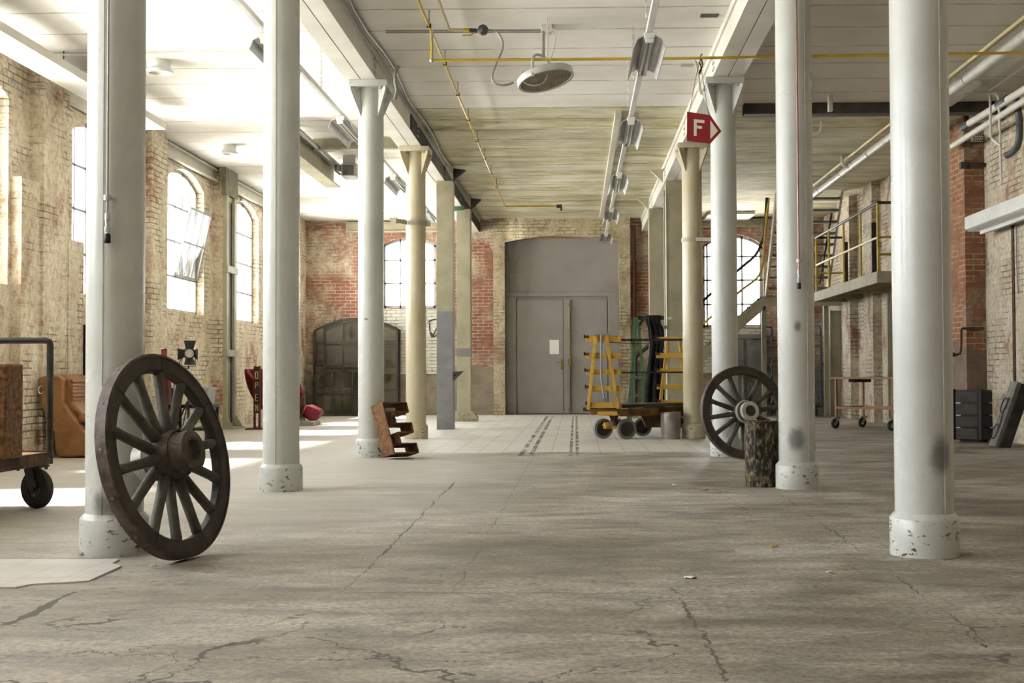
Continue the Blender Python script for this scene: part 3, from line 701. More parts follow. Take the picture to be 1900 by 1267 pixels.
# steel channel post on the left wall between two windows
t = thing('channel_post', 'khaki double channel post standing against left wall between windows', 'post', (-6.2, 22.3, 0))
mb = MB(); ya = 22.02; xa = -6.30
mb.bx(xa, xa + .07, ya, ya + .12, 0.02, 4.2); mb.bx(xa, xa + .07, ya + .5, ya + .62, 0.02, 4.2); mb.bx(xa + .002, xa + .03, ya + .12, ya + .5, 0.02, 4.2)
mb.build('channels', M['khaki'], t)
mb = MB(); mb.bx(xa + .03, xa + .055, ya + .17, ya + .22, .1, 4.1); mb.bx(xa + .03, xa + .055, ya + .38, ya + .43, .1, 4.1); mb.build('dark_guides', M['beam_dark'], t)
for py in (499, 655): z = PX(415, py, xa).z; mb = MB(); mb.bx(xa + .001, xa + .10, ya - .05, ya + .66, z - .06, z + .06); mb.build('cross_strap', M['khaki'], t)
mb = MB(); mb.bx(xa, xa + .22, ya - .04, ya + .66, 0, .03); mb.prism([(xa + .07, ya, .03), (xa + .2, ya, .03), (xa + .07, ya, .25)], (0, .02, 0)); mb.prism([(xa + .07, ya + .6, .03), (xa + .2, ya + .6, .03), (xa + .07, ya + .6, .25)], (0, .02, 0)); mb.build('foot', M['khaki'], t)
mb = MB(); mb.bx(-6.299, -6.22, 21.9, 22.7, 4.2, CEIL - .002); tag(mb.build('timber_corbel', simple('dark_green_timber', (.14, .125, .07), (.25, .22, .13), 6.0, .8)), 'dark timber corbel on top of the left wall channel post', 'corbel')

# ------------------------------------------------------------------ wagon wheels
def wheel(name, label, contact, h, lean, R, mats, phase, hub_len=.32, front_ring=None):
    h = V(h).normalized(); n = (h * math.cos(lean) + V((0, 0, 1)) * math.sin(lean)).normalized()
    u = (V((0, 0, 1)) * math.cos(lean) - h * math.sin(lean)).normalized(); s_ = u.cross(n)
    T = .07; c = V(contact) + u * R + V((0, 0, 1)) * (math.sin(lean) * T / 2)
    Mx = Matrix((s_, u, n)).transposed().to_4x4(); Mx.translation = c
    wood, woodf, iron, hubm = mats
    t = thing(name, label, 'wheel', (c.x, c.y, 0), 'old wooden wagon wheels')
    def mk(): b = MB(); b.M = Mx; return b
    b = mk(); b.lathe([(R - .014, -T / 2), (R, -T / 2 + .004), (R, T / 2 - .004), (R - .014, T / 2)], n=96, closed=True); b.build('iron_tyre', iron, t)
    b = mk(); b.lathe([(R - .013, -T * .44), (R - .013, T * .44), (R - .085, T * .44), (R - .097, T * .28), (R - .097, -T * .28), (R - .085, -T * .44)], n=96, closed=True)
    for k in range(7):   # felloe joints
        a = 2 * pi * (k + .5) / 7 + phase; d = V((math.cos(a), math.sin(a), 0)); e = V((-d.y, d.x, 0))
        b.bar(d * (R - .095) + V((0, 0, T * .45)), d * (R - .015) + V((0, 0, T * .45)), .006, .004, n_up(d))
    rim = b.build('rim', woodf, t)
    for k in range(14):
        bolts = mk()
        a = 2 * pi * (k + .5) / 14 + phase; d = V((math.cos(a), math.sin(a), 0))
        bolts.cyl(d * (R - .002), d * (R + .003), .008, n=8); bolts.build('rivet', M['casegrey'], rim)
    L = hub_len
    b = mk(); b.lathe([(.078, -L * .5), (.085, -L * .46), (.090, -L * .25), (.124, -.06), (.132, 0), (.124, .06), (.108, L * .28), (.100, L * .48), (.094, L * .5), (.056, L * .5), (.048, L * .40), (.0, L * .40)], n=40); hub = b.build('hub', wood, t)
    b = mk()
    b.lathe([(.101, L * .37), (.1065, L * .37), (.1055, L * .50), (.09, L * .505), (.062, L * .505), (.062, L * .49), (.09, L * .49)], n=40, closed=True)
    b.lathe([(.125, .052), (.131, .055), (.123, .085), (.117, .085)], n=40, closed=True)
    b.build('hub_band', front_ring or iron, hub)
    b = mk(); b.lathe([(.081, -L * .52), (.091, -L * .5), (.0945, -L * .30), (.090, -L * .29), (.06, -L * .5)], n=40, closed=True); b.build('rear_hub_band', hubm, hub)
    for k in range(14):
        a = 2 * pi * k / 14 + phase; d = V((math.cos(a), math.sin(a), 0)); e = V((-d.y, d.x, 0)); zo = .012 if k % 2 else -.012
        b = MB(); b.M = Mx
        rings = []; prof = [(.10, .025, .032), (.16, .029, .032), (.24, .027, .028), (R - .16, .025, .027), (R - .115, .028, .029), (R - .085, .025, .026)]
        vs = []; N = 12
        for (r, wa, wb) in prof:
            f = (r - .1) / (R - .2)
            for j in range(N):
                q = 2 * pi * j / N; vs.append(d * r + e * (wa * math.cos(q)) + V((0, 0, 1)) * (wb * math.sin(q) + zo * (1 - f)))
        fs = [(i * N + j, i * N + (j + 1) % N, (i + 1) * N + (j + 1) % N, (i + 1) * N + j) for i in range(len(prof) - 1) for j in range(N)]
        fs += [tuple(range(N)), tuple(range((len(prof) - 1) * N, len(prof) * N))]
        b.add(vs, fs, True); b.build('spoke', wood, t)
    return t
def n_up(d): return (0, 0, 1)
c = fl(346, 1039)
wheel('wagon_wheel', 'large dark wagon wheel with rusted iron tyre leaning on the left foreground column', (c.x, c.y, 0), (math.cos(math.radians(15)), -math.sin(math.radians(15)), 0), math.radians(12.4), .54,
      (M['oldwood'], M['oldwood_dark'], M['tyre'], M['lithub']), .10)
c = fl(1386, 852.5)
wheel('wagon_wheel', 'dark green wagon wheel leaning on white column behind the blackened drum', (c.x, c.y, 0), (math.sin(math.radians(20)), -math.cos(math.radians(20)), 0), math.radians(8), .52,
      (M['oldwood'], M['felloe_green'], M['tyre'], M['lithub']), .12, .34, M['lithub'])

# ------------------------------------------------------------------ letter E, bent from steel plate
O = V((fl(709, 852).x, fl(709, 852).y, .004)); O += V((0, .06, .012)); up = V((-.150, .055, .578)); ar = V((.25, .25, -.010)); ex = V((.155, -.165, .058))
prof = [(0, 0), (1, 0), (1, .2), (.39, .2), (.39, .4), (1, .4), (1, .6), (.39, .6), (.39, .8), (1, .8), (1, 1), (0, 1)]
inn = []; th = .012; U = ar.length; Vv = up.length; n = len(prof)
for i in range(n):
    p0, p1, p2 = prof[i - 1], prof[i], prof[(i + 1) % n]
    d1 = ((p1[0] - p0[0]) * U, (p1[1] - p0[1]) * Vv); d2 = ((p2[0] - p1[0]) * U, (p2[1] - p1[1]) * Vv)
    l1 = math.hypot(*d1); l2 = math.hypot(*d2); n1 = (-d1[1] / l1, d1[0] / l1); n2 = (-d2[1] / l2, d2[0] / l2)
    inn.append((p1[0] + (n1[0] + n2[0]) * th / U, p1[1] + (n1[1] + n2[1]) * th / Vv))
pt = lambda a, z: O + ar * a[0] + up * a[1] + ex * z
mb = MB(); vs = [pt(a, z) for z in (0, 1) for a in prof] + [pt(a, z) for z in (0, 1) for a in inn]
fs = []
for i in range(n):
    j = (i + 1) % n
    fs += [(i, j, n + j, n + i), (2 * n + i, 3 * n + i, 3 * n + j, 2 * n + j), (i, 2 * n + i, 2 * n + j, j), (n + i, n + j, 3 * n + j, 3 * n + i)]
mb.add(vs, fs); tag(mb.build('letter_e', M['rust']), 'rusty hollow steel letter E leaning against a white column', 'letter')

# ------------------------------------------------------------------ platform trolley, left foreground
t = thing('platform_trolley', 'rusty platform trolley with tube handle at left edge of the picture', 'trolley', (-4.2, 8.3, 0))
xr = -3.84; xl = -4.75; y0, y1 = 6.9, 9.02; zd = .40
mb = MB(); mb.bx(xl, xr, y0, y1, zd - .035, zd); mb.build('deck', M['brownwood'], t, bevel=.004)
mb = MB(); mb.bx(xr - .02, xr + .012, y0, y1, zd - .085, zd + .004); mb.bx(xl, xr, y1 - .03, y1 + .012, zd - .085, zd + .012); mb.bx(xl - .012, xl + .02, y0, y1, zd - .085, zd + .004); mb.bx(xl, xr, y0 - .012, y0 + .02, zd - .085, zd + .004); mb.build('edge_frame', M['rust_dark'], t)
zt = P(80, 632, y1).z
mb = MB(); r = .024; xp = xr - .005; yh = y1 - .02
mb.tube([(xp, yh, zd - .05), (xp, yh, zt - .03), (xp - .008, yh, zt - .008), (xp - .03, yh, zt), (xl + .03, yh, zt), (xl + .008, yh, zt - .008), (xl, yh, zt - .03), (xl, yh, zd - .05)], r, 14)
mb.build('handle', M['darkiron'], t)
def caster(parent, x, y, R, zt, yaw=0.0, w=.05, tyre=None, offs=.05, hub=None):
    """wheel axle across direction yaw; fork and plate above"""
    ca = V((math.cos(yaw), math.sin(yaw), 0)); c = V((x, y, R)); fo = V((-ca.y, ca.x, 0))
    b = MB(); b.lathe([(R * .45, -w / 2), (R * .94, -w / 2), (R, -w * .3), (R, w * .3), (R * .94, w / 2), (R * .45, w / 2)], c, ca, n=32, closed=True); wh = b.build('caster_wheel', tyre or M['blackrubber'], parent)
    b = MB()
    b.lathe([(R * .2, -w * .5), (R * .2, w * .5), (R * .05, w * .52), (R * .05, -w * .52)], c, ca, n=16, closed=True)
    b.lathe([(R * .42, -w * .3), (R * .5, -w * .3), (R * .5, w * .3), (R * .42, w * .3)], c, ca, n=32, closed=True)
    fo2 = V((0, 0, 1))
    for k in range(3):
        a = 2 * pi * k / 3 + .4; d = fo * math.cos(a) + fo2 * math.sin(a); b.bar(c + d * R * .15, c + d * R * .47, w * .45, R * .16, ca)
    b.build('wheel_hub', hub or M['darkiron'], wh)
    b = MB()
    for s in (-1, 1):
        o = ca * (w * .72 * s); b.bar(c + o, V((x, y, zt - .02)) + o + fo * offs, .008, R * .55, fo)
        b.cyl(c + o * .9, c + o * 1.25, R * .14, n=10)
    top = V((x, y, zt)) + fo * offs
    b.bx(top.x - R * .62, top.x + R * .62, top.y - R * .62, top.y + R * .62, zt - .022, zt - .008)
    for sx in (-1, 1):
        for sy in (-1, 1): b.cyl((top.x + sx * R * .5, top.y + sy * R * .5, zt - .04), (top.x + sx * R * .5, top.y + sy * R * .5, zt + .0), .012, n=6)
    b.build('caster_fork', hub or M['darkiron'], parent)
for (x, y) in ((xr - .06, 8.92), (xl + .06, 8.92), (xr - .06, y0 + .15), (xl + .06, y0 + .15)): caster(t, x, y, .142, zd - .085, math.radians(66), .055)
mb = MB(); mb.bx(-4.5, P(43, 800, 8.47).x, 8.20, 8.47, zd, P(20, 675.5, 8.47).z)
o = tag(mb.build('rusted_block', M['rust'], bevel=.012), 'rusted steel block standing on platform trolley at the left edge', 'block')

# ------------------------------------------------------------------ leather recliner
YA = 14.42
prof = [(183, 470), (188, 452), (200, 444), (240, 436), (272, 430), (305, 436), (328, 452), (335, 480), (330, 590), (350, 625), (470, 778), (500, 790), (640, 795), (660, 820), (660, 915), (305, 916), (288, 900), (283, 860), (275, 770), (228, 700), (190, 560)]
prof = [(x * .3157 + 12, 560 + y * .3157 - 1) for x, y in prof]
t = thing('recliner_armchair', 'tan leather recliner armchair against the left wall', 'armchair', (P(120, 840, YA + .4).x, YA + .4, 0))
pts3 = [P(x, y, YA) for x, y in prof]; zmin = min(p.z for p in pts3)
pts3 = [V((p.x, p.y, p.z - zmin + .01)) for p in pts3]
mb = MB(); mb.prism(pts3, (0, .11, 0)); mb.build('side_shell', M['leather'], t, bevel=.03, seg=3)
mb = MB(); mb.prism([p + V((0, .72, 0)) for p in pts3], (0, .11, 0)); mb.build('side_shell', M['leather'], t, bevel=.03, seg=3)
pp = lambda x, y, d=0: V((P(x * .3157 + 12, 560 + y * .3157 - 1, YA).x, YA + d, P(x * .3157 + 12, 560 + y * .3157 - 1, YA).z - zmin + .01))
mb = MB(); mb.prism([pp(272, 428, .12), pp(320, 432, .12), pp(352, 458, .12), pp(362, 520, .12), pp(360, 590, .12), pp(420, 660, .12), pp(440, 700, .12), pp(400, 720, .12), pp(320, 610, .12), pp(290, 540, .12), pp(250, 500, .12)], (0, .58, 0)); bc = mb.build('back_cushion', M['leather'], t, bevel=.03, seg=3)
mb = MB()
for i in range(6):
    a = pp(356 + 2 * (i > 3), 470 + 22 * i, .12); mb.tube([a, a + V((0, .58, 0))], .022, 8)
mb.build('padded_rolls', M['leather'], bc)
mb = MB(); a = pp(440, 710, .12); b2 = pp(655, 800, .12); mb.bx(a.x, b2.x, YA + .12, YA + .70, b2.z, a.z); mb.build('seat_cushion', M['leather'], t, bevel=.05, seg=4)
for d in (-.02, .68):
    mb = MB(); a = pp(420, 660, d); b2 = pp(650, 712, d); mb.bx(a.x, b2.x, YA + d, YA + d + .16, b2.z, a.z); mb.build('arm_pad', M['leather'], t, bevel=.045, seg=4)
mb = MB(); c_ = pp(207, 520, -.012); mb.tube([c_ + V((.032 * math.cos(a), 0, .045 * math.sin(a))) for a in [math.radians(60 + 25 * i) for i in range(12)]], .009, 8); mb.build('lever_ring', M['chrome'], t)
mb = MB(); a = pp(320, 925); mb.bx(pp(310, 900).x, pp(640, 900).x, YA + .05, YA + .78, 0, .03); mb.build('plinth', M['black'], t)
# tall black board behind the chair
mb = MB(); p = P(146, 602, 15.78); mb.prism([(p.x + .02, 15.78, 0), (p.x + .62, 15.78, 0), (p.x + .62, 15.86, p.z), (p.x, 15.86, p.z)], (0, .03, 0)); tag(mb.build('black_board', M['black']), 'tall black board propped against left wall behind the armchair', 'board')

# ------------------------------------------------------------------ work table, lamp, crate behind the big wheel
YT = 18.15
t = thing('work_table', 'low black work table by the left wall behind the big wagon wheel', 'table', (P(340, 800, YT).x, YT + .3, 0))
a = P(308, 751, YT); b = P(386, 751, YT); zt = a.z
mb = MB(); mb.bx(a.x, b.x, YT, YT + .6, zt - .05, zt); mb.build('table_top', M['black'], t, bevel=.005)
for x in (a.x + .03, b.x - .03):
    for y in (YT + .03, YT + .57): mb = MB(); mb.bx(x - .02, x + .02, y - .02, y + .02, 0, zt - .05); mb.build('leg', M['black'], t)
mb = MB(); mb.bx(a.x + .02, b.x - .02, YT + .02, YT + .5, .15, .18); mb.build('shelf', M['black'], t)
p0 = P(360, 751, YT + .1); p1 = P(386.5, 719, YT + .1)
t = thing('storage_crate', 'grey plastic storage crate standing on the black work table', 'crate', ((p0.x + p1.x) / 2, YT + .3, zt))
mb = MB(); mb.prism([(p0.x + .02, YT + .1, zt), (p1.x - .02, YT + .1, zt), (p1.x - .003, YT + .1, p1.z - .03), (p0.x + .003, YT + .1, p1.z - .03)], (0, .4, 0)); mb.build('body', M['crate'], t, bevel=.006)
mb = MB(); mb.bx(p0.x - .012, p1.x + .012, YT + .085, YT + .515, p1.z - .035, p1.z); mb.build('lid', M['crate'], t, bevel=.006)
# small dark box beside it
p0 = P(309, 751, YT + .1); p1 = P(326, 720, YT + .1)
mb = MB(); mb.bx(p0.x, p1.x, YT + .1, YT + .4, zt, p1.z); tag(mb.build('equipment_box', M['case'], bevel=.01), 'small dark equipment box on black work table, seen through the wheel spokes', 'box')
# lamp
c = P(351.5, 656, 17.7)
t = thing('stage_lamp', 'black stage lamp with open barn doors on a stand by left wall', 'lamp', (c.x, c.y, 0))
d = V((.45, -1, -.12)).normalized(); s_ = d.cross(V((0, 0, 1))).normalized(); u = s_.cross(d)
mb = MB(); mb.lathe([(.0, -.22), (.06, -.21), (.075, -.16), (.078, -.02), (.085, 0), (.072, .002), (.066, -.02)], c, d, n=28); mb.build('lamp_body', M['black'], t)
mb = MB(); mb.lathe([(0, .012), (.03, .010), (.055, .002), (.066, -.012), (.0, -.02)], c, d, n=28); mb.build('lens', simple('lamp_lens', (.72, .68, .58), (.5, .47, .38), 20.0, .15), t)
for (ax, sd, ang) in ((u, s_, 20), (-u, s_, 55), (s_, u, 40), (-s_, u, 78)):
    o = c + ax * .075 + d * .004; e = (ax * math.cos(math.radians(ang)) + d * math.sin(math.radians(ang))).normalized()
    mb = MB(); mb.prism([o - sd * .055, o + sd * .055, o + e * .125 + sd * .085, o + e * .125 - sd * .085], e.cross(sd) * .004); mb.build('barn_door', M['black'], t)
mb = MB(); yk = c - u * .20
mb.tube([c - s_ * .09 - d * .08, c - s_ * .095 - d * .08 - u * .19, c + s_ * .095 - d * .08 - u * .19, c + s_ * .09 - d * .08], .007, 6); mb.build('yoke', M['black'], t)
mb = MB(); b0 = c - d * .08 - u * .19; mb.tube([b0, (b0.x, b0.y, .35)], .014, 8); mb.tube([(b0.x, b0.y, .95), (b0.x, b0.y, .3)], .019, 8); mb.build('stand', M['black'], t)
for k in range(3):
    a = 2 * pi * k / 3 + .5; mb = MB(); mb.tube([(b0.x, b0.y, .62), (b0.x + .38 * math.cos(a), b0.y + .38 * math.sin(a), .008)], .011, 6); mb.build('leg', M['black'], t)
mb = MB(); mb.tube([c - d * .2, c - d * .22 + s_ * .10 - u * .12, c - d * .1 + s_ * .12 - u * .19, b0 + s_ * .03 - u * .03, b0 - u * .12], .006, 6, smooth_path=5); mb.build('cable', M['black'], t)
mb = MB(); mb.cyl((b0.x, b0.y, b0.z - .09), (b0.x, b0.y, b0.z - .04), .022, n=10); mb.build('clamp_collar', M['whitemetal'], t)
# dark red post tool
t = thing('red_pump_jack', 'dark red pump jack with upright handle behind the big wagon wheel', 'jack', (P(304, 700, 17.3).x, 17.3, 0))
b = P(304, 646, 17.3); x = b.x
mb = MB(); mb.bx(x - .035, x + .035, 17.27, 17.34, .02, b.z); mb.bx(x - .02, x + .09, 17.24, 17.37, .55, .98); mb.build('mast', M['redmetal'], t, bevel=.008)
mb = MB(); mb.bx(x - .12, x + .22, 17.15, 17.45, 0, .06); mb.build('base', M['redmetal'], t, bevel=.01)
mb = MB(); mb.cyl((x + .17, 17.28, .05), (x + .17, 17.28, .86), .028, n=12); mb.build('piston', M['chrome'], t)

# ------------------------------------------------------------------ OPEN sign
YO = 22.0; a = P(472.5, 679, YO); b = P(479.5, 679, YO)
t = thing('open_sign', 'narrow upright OPEN sign with yellow letters on a dark red stand', 'sign', (P(473, 796, YO).x, YO, 0))
mb = MB(); mb.bx(a.x - .02, a.x + .012, YO, YO + .05, 0.02, a.z); mb.bx(b.x - .0, b.x + .035, YO, YO + .05, .02, a.z); mb.build('posts', M['redmetal'], t)
mb = MB(); z0 = P(473, 767, YO).z; mb.bx(a.x - .005, b.x + .015, YO - .005, YO + .02, z0, a.z - .01); board = mb.build('board', M['black'], t)
mb = MB(); p0 = P(459, 796, YO); p1 = P(489, 796, YO); mb.bx(p0.x, p1.x, YO - .16, YO + .2, 0, .025); mb.build('base_plate', M['redmetal'], t)
def letter(mb, ch, x, z, w, h, s, Y, d=.006):
    B = lambda x0, x1, z0, z1: mb.bx(x + min(x0, x1) * w, x + max(x0, x1) * w, Y - d, Y, z + min(z0, z1) * h, z + max(z0, z1) * h)
    sx = s / w; sz = s / h
    if ch == 'O': B(0, sx, .06, .94); B(1 - sx, 1, .06, .94); B(.06, .94, 0, sz); B(.06, .94, 1 - sz, 1)
    if ch == 'P': B(0, sx, 0, 1); B(0, .95, 1 - sz, 1); B(0, .95, .45, .45 + sz); B(1 - sx, 1, .5, .95)
    if ch == 'E': B(0, sx, 0, 1); B(0, 1, 1 - sz, 1); B(0, .9, .5 - sz / 2, .5 + sz / 2); B(0, 1, 0, sz)
    if ch == 'F': B(0, sx, 0, 1); B(0, 1, 1 - sz, 1); B(0, .85, .5 - sz / 2, .5 + sz / 2)
    if ch == 'N':
        B(0, sx, 0, 1); B(1 - sx, 1, 0, 1)
        mb.prism([(x, Y - d, z + h), (x + s * 1.2, Y - d, z + h), (x + w, Y - d, z), (x + w - s * 1.2, Y - d, z)], (0, d, 0))
x0 = a.x + .008; wl = (b.x - a.x) * .78; xs = (a.x + b.x) / 2 + .005 - wl / 2
for ch, (ya, yb) in zip('OPEN', ((689, 703), (709, 720), (731, 744), (750, 763))):
    z1, z0 = P(476, ya, YO).z, P(476, yb, YO).z; mb = MB(); letter(mb, ch, xs, z0, wl, z1 - z0, .012, YO - .005); mb.build('letter', M['lettergold'], board)

# ------------------------------------------------------------------ red egg chair and footstool
def egg(label):
    c = P(508, 765, 22.75); t = thing('egg_chair', label, 'armchair', (c.x, c.y, 0))
    vs = []; fs = []; NA, NZ = 28, 14; z0, z1 = .36, P(500, 684, 22.5).z
    for i in range(NZ + 1):
        f = i / NZ; z = z0 + (z1 - z0) * f
        r = .20 + .31 * math.sin(pi / 2 * f) ** .8; ry = .19 + .25 * math.sin(pi / 2 * f) ** .8
        for k in range(NA + 1):
            s0 = math.radians(18); s1 = math.radians(272)
            a = s0 + (s1 - s0) * k / NA
            tt = abs(k / NA - .5) * 2; zz = z - max(0, z - .60) * .95 * max(0, (tt - .35) / .65) ** 1.6
            vs.append(V((c.x + r * math.cos(a), c.y + ry * math.sin(a) + .06 * f, zz)))
    for i in range(NZ):
        for k in range(NA): fs.append((i * (NA + 1) + k, i * (NA + 1) + k + 1, (i + 1) * (NA + 1) + k + 1, (i + 1) * (NA + 1) + k))
    mb = MB(); mb.add(vs, fs, True); o = mb.build('shell', M['red'], t, smooth_all=True, ang=180)
    so = o.modifiers.new('solid', 'SOLIDIFY'); so.thickness = .07; so.offset = 0
    mb = MB(); mb.sphere((c.x, c.y - .03, .42), .33, 1, .95, .30, 24, 12); mb.build('seat_cushion', M['red'], t)
    mb = MB(); mb.cyl((c.x, c.y, .03), (c.x, c.y, .36), .025, n=10); 
    for k in range(4):
        a = k * pi / 2 + .3; mb.bar((c.x, c.y, .05), (c.x + .33 * math.cos(a), c.y + .33 * math.sin(a), .014), .05, .022)
    mb.build('swivel_base', M['steel'], t)
egg('red upholstered egg chair half hidden behind white pitted column')
YS = 23.6
t = thing('footstool', 'red upholstered footstool tipped on its side right of the pitted column', 'footstool', (P(570, 785, YS).x, YS, 0))
zb = P(575, 781, YS).z
mb = MB(); q4 = [(558, 771), (567, 752), (571, 751), (590, 760), (593.5, 766), (590, 772), (582, 780.5), (575, 780.5)]
mb.prism([P(x, y, YS) for x, y in q4], (0, .42, 0)); mb.build('cushion', M['red'], t, bevel=.03, seg=3)
mb = MB(); a = P(559, 778, YS + .2); mb.bar(P(563, 772, YS + .2), P(556.5, 783, YS + .2), .05, .05); mb.build('pedestal', M['steel'], t)
mb = MB(); a = P(548, 786, YS); b = P(585, 781, YS); mb.bx(a.x, b.x, YS - .15, YS + .5, 0.0, P(575, 781.2, YS).z); tag(mb.build('low_plinth', M['plinth'], bevel=.008), 'low pale plank plinth under the red footstool', 'plinth')
mb = MB(); a = P(553, 727, YS + .6); b = P(565, 727, YS + .6); mb.bx(a.x, b.x, YS + .62, YS + .66, 0, a.z); tag(mb.build('brown_board', M['rust_dark']), 'narrow brown board standing behind the red footstool', 'board')

# ------------------------------------------------------------------ iron window frames leaning on the back wall
def lean_frame(label, x0, x1, ytop, yspring, Y, lean, cols, rows, round_top=True, bw=.05):
    a = P(x0, 771, Y).x; b = P(x1, 771, Y).x; H = P(660, ytop, Y).z; Sg = P(660, yspring, Y).z
    t = thing('iron_window_frame', label, 'window frame', ((a + b) / 2, Y, 0), 'old iron window frames leaning on the back wall')
    s_ = lean / H; f = lambda u, z: V((u, Y + s_ * z, z))
    ap = arch_pts(a, b, Sg, H, 14)
    def top(u):
        for k in range(len(ap) - 1):
            if ap[k][0] <= u <= ap[k + 1][0] + 1e-6: return ap[k][1] + (u - ap[k][0]) / (ap[k + 1][0] - ap[k][0]) * (ap[k + 1][1] - ap[k][1])
        return Sg
    mb = MB(); v = V((0, .045, 0))
    R_ = lambda u0, u1, z0, z1: mb.prism([f(u0, z0), f(u1, z0), f(u1, z1), f(u0, z1)], v)
    R_(a, a + bw, 0, Sg); R_(b - bw, b, 0, Sg); R_(a, b, 0, bw)
    for k in range(len(ap) - 1): mb.prism([f(ap[k][0], ap[k][1] - bw), f(ap[k + 1][0], ap[k + 1][1] - bw), f(*ap[k + 1]), f(*ap[k])], v)
    us = [P(x, 700, Y).x for x in cols]; zs = [P(660, y, Y).z for y in rows]
    for u in us: R_(u - bw * .38, u + bw * .38, 0, top(u) - .01)
    for z in zs: R_(a, b, z - bw * .33, z + bw * .33)
    mb.build('frame', M['leanframe'], t)
    ub = [a + bw] + us + [b - bw]; zb = [bw] + sorted(zs) + [None]
    for i in range(len(ub) - 1):
        for j in range(len(zb) - 1):
            u0, u1 = ub[i], ub[i + 1]; za = zb[j]
            if zb[j + 1] is None: pts = [f(u0, za), f(u1, za), f(u1, top(u1) - .02), f((u0 + u1) / 2, top((u0 + u1) / 2) - .02), f(u0, top(u0) - .02)]
            else: pts = [f(u0, za), f(u1, za), f(u1, zb[j + 1]), f(u0, zb[j + 1])]
            g = MB(); g.prism([p + V((0, .02, 0)) for p in pts], (0, .005, 0)); g.build('pane', M['dustyglass'], t)
lean_frame('widest arched iron window frame, rearmost of those leaning on the back wall', 580, 742, 589, 612, 29.35, .12, (600,), (634, 678, 720), bw=.055)
lean_frame('arched iron window frame in the middle of the leaning stack on back wall', 599, 738, 594, 613, 29.2, .10, (636, 672, 706), (638, 681, 725), bw=.045)
lean_frame('low round-cornered iron window frame, frontmost of the leaning stack', 583, 690, 686, 694, 29.05, .08, (617, 653), (730,), bw=.05)
# ------------------------------------------------------------------ yellow rack trolley
TY = 18.15
t = thing('rack_trolley', 'yellow rack trolley with two slatted A-frames and big wheels in front of the grey door', 'trolley', (P(1190, 800, 18.5).x, 18.6, 0))
def aframe(Y, slats, legs, dep, worn=False):
    for i, (x0, x1, ya, yb) in enumerate(slats):
        mb = MB(); mb.pxbox(x0, ya, x1, yb, Y - .03, .045); sl = mb.build('slat', M['yellow'], t, bevel=.004)
        mb = MB(); a = P(x0, (ya + yb) / 2, Y); z = P(x0, ya, Y).z
        mb.bx(a.x - .03, a.x + .045, Y - .05, Y + .03, z - .035, z + .005); mb.bx(a.x - .03, a.x - .012, Y - .05, Y + .03, z - .035, z + .02); mb.build('hook', M['rust_dark'], sl)
    for (x0, y0, x1, y1) in legs:
        mb = MB(); mb.bar(P(x0, y0, Y + dep), P(x1, y1, Y + dep), .05, .05, (0, 1, 0)); mb.build('frame_leg', M['yellow'], t, bevel=.005)
aframe(TY, [(1087, 1152, 623, 634), (1087, 1152, 655, 665), (1088, 1152, 685, 695), (1089, 1153, 716, 726), (1090, 1153.5, 747, 757)],
       [(1106.5, 620, 1091.5, 760), (1124.5, 620, 1147, 758)], -.062)
YR = 18.75
aframe(YR, [(1217, 1290, 625, 630.5), (1218, 1290, 654.5, 664), (1218.5, 1290, 683.5, 689), (1219, 1290, 713, 722), (1220, 1290, 742, 747.5)],
       [(1239, 634, 1226, 742), (1262, 634, 1272, 742)], .06)
# bright front faces of the A legs are the same paint; dark bars join the two frames
mb = MB()
for (ya, yb) in ((628.5, 633), (689.5, 692.5)):
    mb = MB() if ya > 650 else mb
    a = P(1152, ya, TY + .05); b = P(1290, ya - .5, YR + .05); h = P(1152, ya, TY).z - P(1152, yb, TY).z
    mb.bar(a - V((0, 0, h / 2)), b - V((0, 0, h / 2)), .03, h); mb.build('long_bar', M['darkiron'], t)
mb = MB(); mb.tube([P(1130, 635, TY), P(1175, 637.5, TY + .1), P(1222, 636, TY + .3)], .006, 6); mb.build('cable', M['black'], t)
# deck: folded channel with sloping sides
zt_ = P(1150, 751, TY).z; zb_ = P(1150, 771, TY).z
a = P(1143, 757, TY - .12); YE = TY + .55; b = P(1292, 753, YE)
mb = MB(); mb.prism([(a.x, TY - .14, zt_ - .06), (P(1149, 771, TY).x, TY - .04, zb_ - .01), (b.x, YE + .06, P(1290, 769, YE).z), (b.x, YE - .08, P(1290, 752, YE).z)], (0, .02, 0.0)); mb.build('deck_side', M['yellow_dark'], t)
mb = MB(); x0_ = P(1092, 752, TY).x; mb.prism([(x0_, TY + .02, zt_ - .05), (P(1150, 752, TY).x, TY + .02, zt_ - .05), (b.x, YE + .02, zt_ - .03), (b.x, YE + .55, zt_ - .03), (x0_, TY + .75, zt_ - .05)], (0, 0, .05)); mb.build('deck', M['darkiron'], t, bevel=.005)
mb = MB(); mb.prism([P(1092, 758, TY), P(1147, 758, TY), P(1147, 766, TY), P(1101, 770, TY), P(1097, 769, TY)], (0, .5, 0)); mb.build('deck_end', M['yellow_dark'], t)
mb = MB(); mb.pxbox(1109, 763.5, 1145, 771, TY - .05, .3); mb.build('cross_member', M['yellow'], t, bevel=.006)
mb = MB(); mb.pxprism([(1189, 770), (1292, 767), (1292, 793), (1198.5, 793)], TY + .62, .3); mb.build('body_keel', M['yellow_dark'], t, bevel=.006)
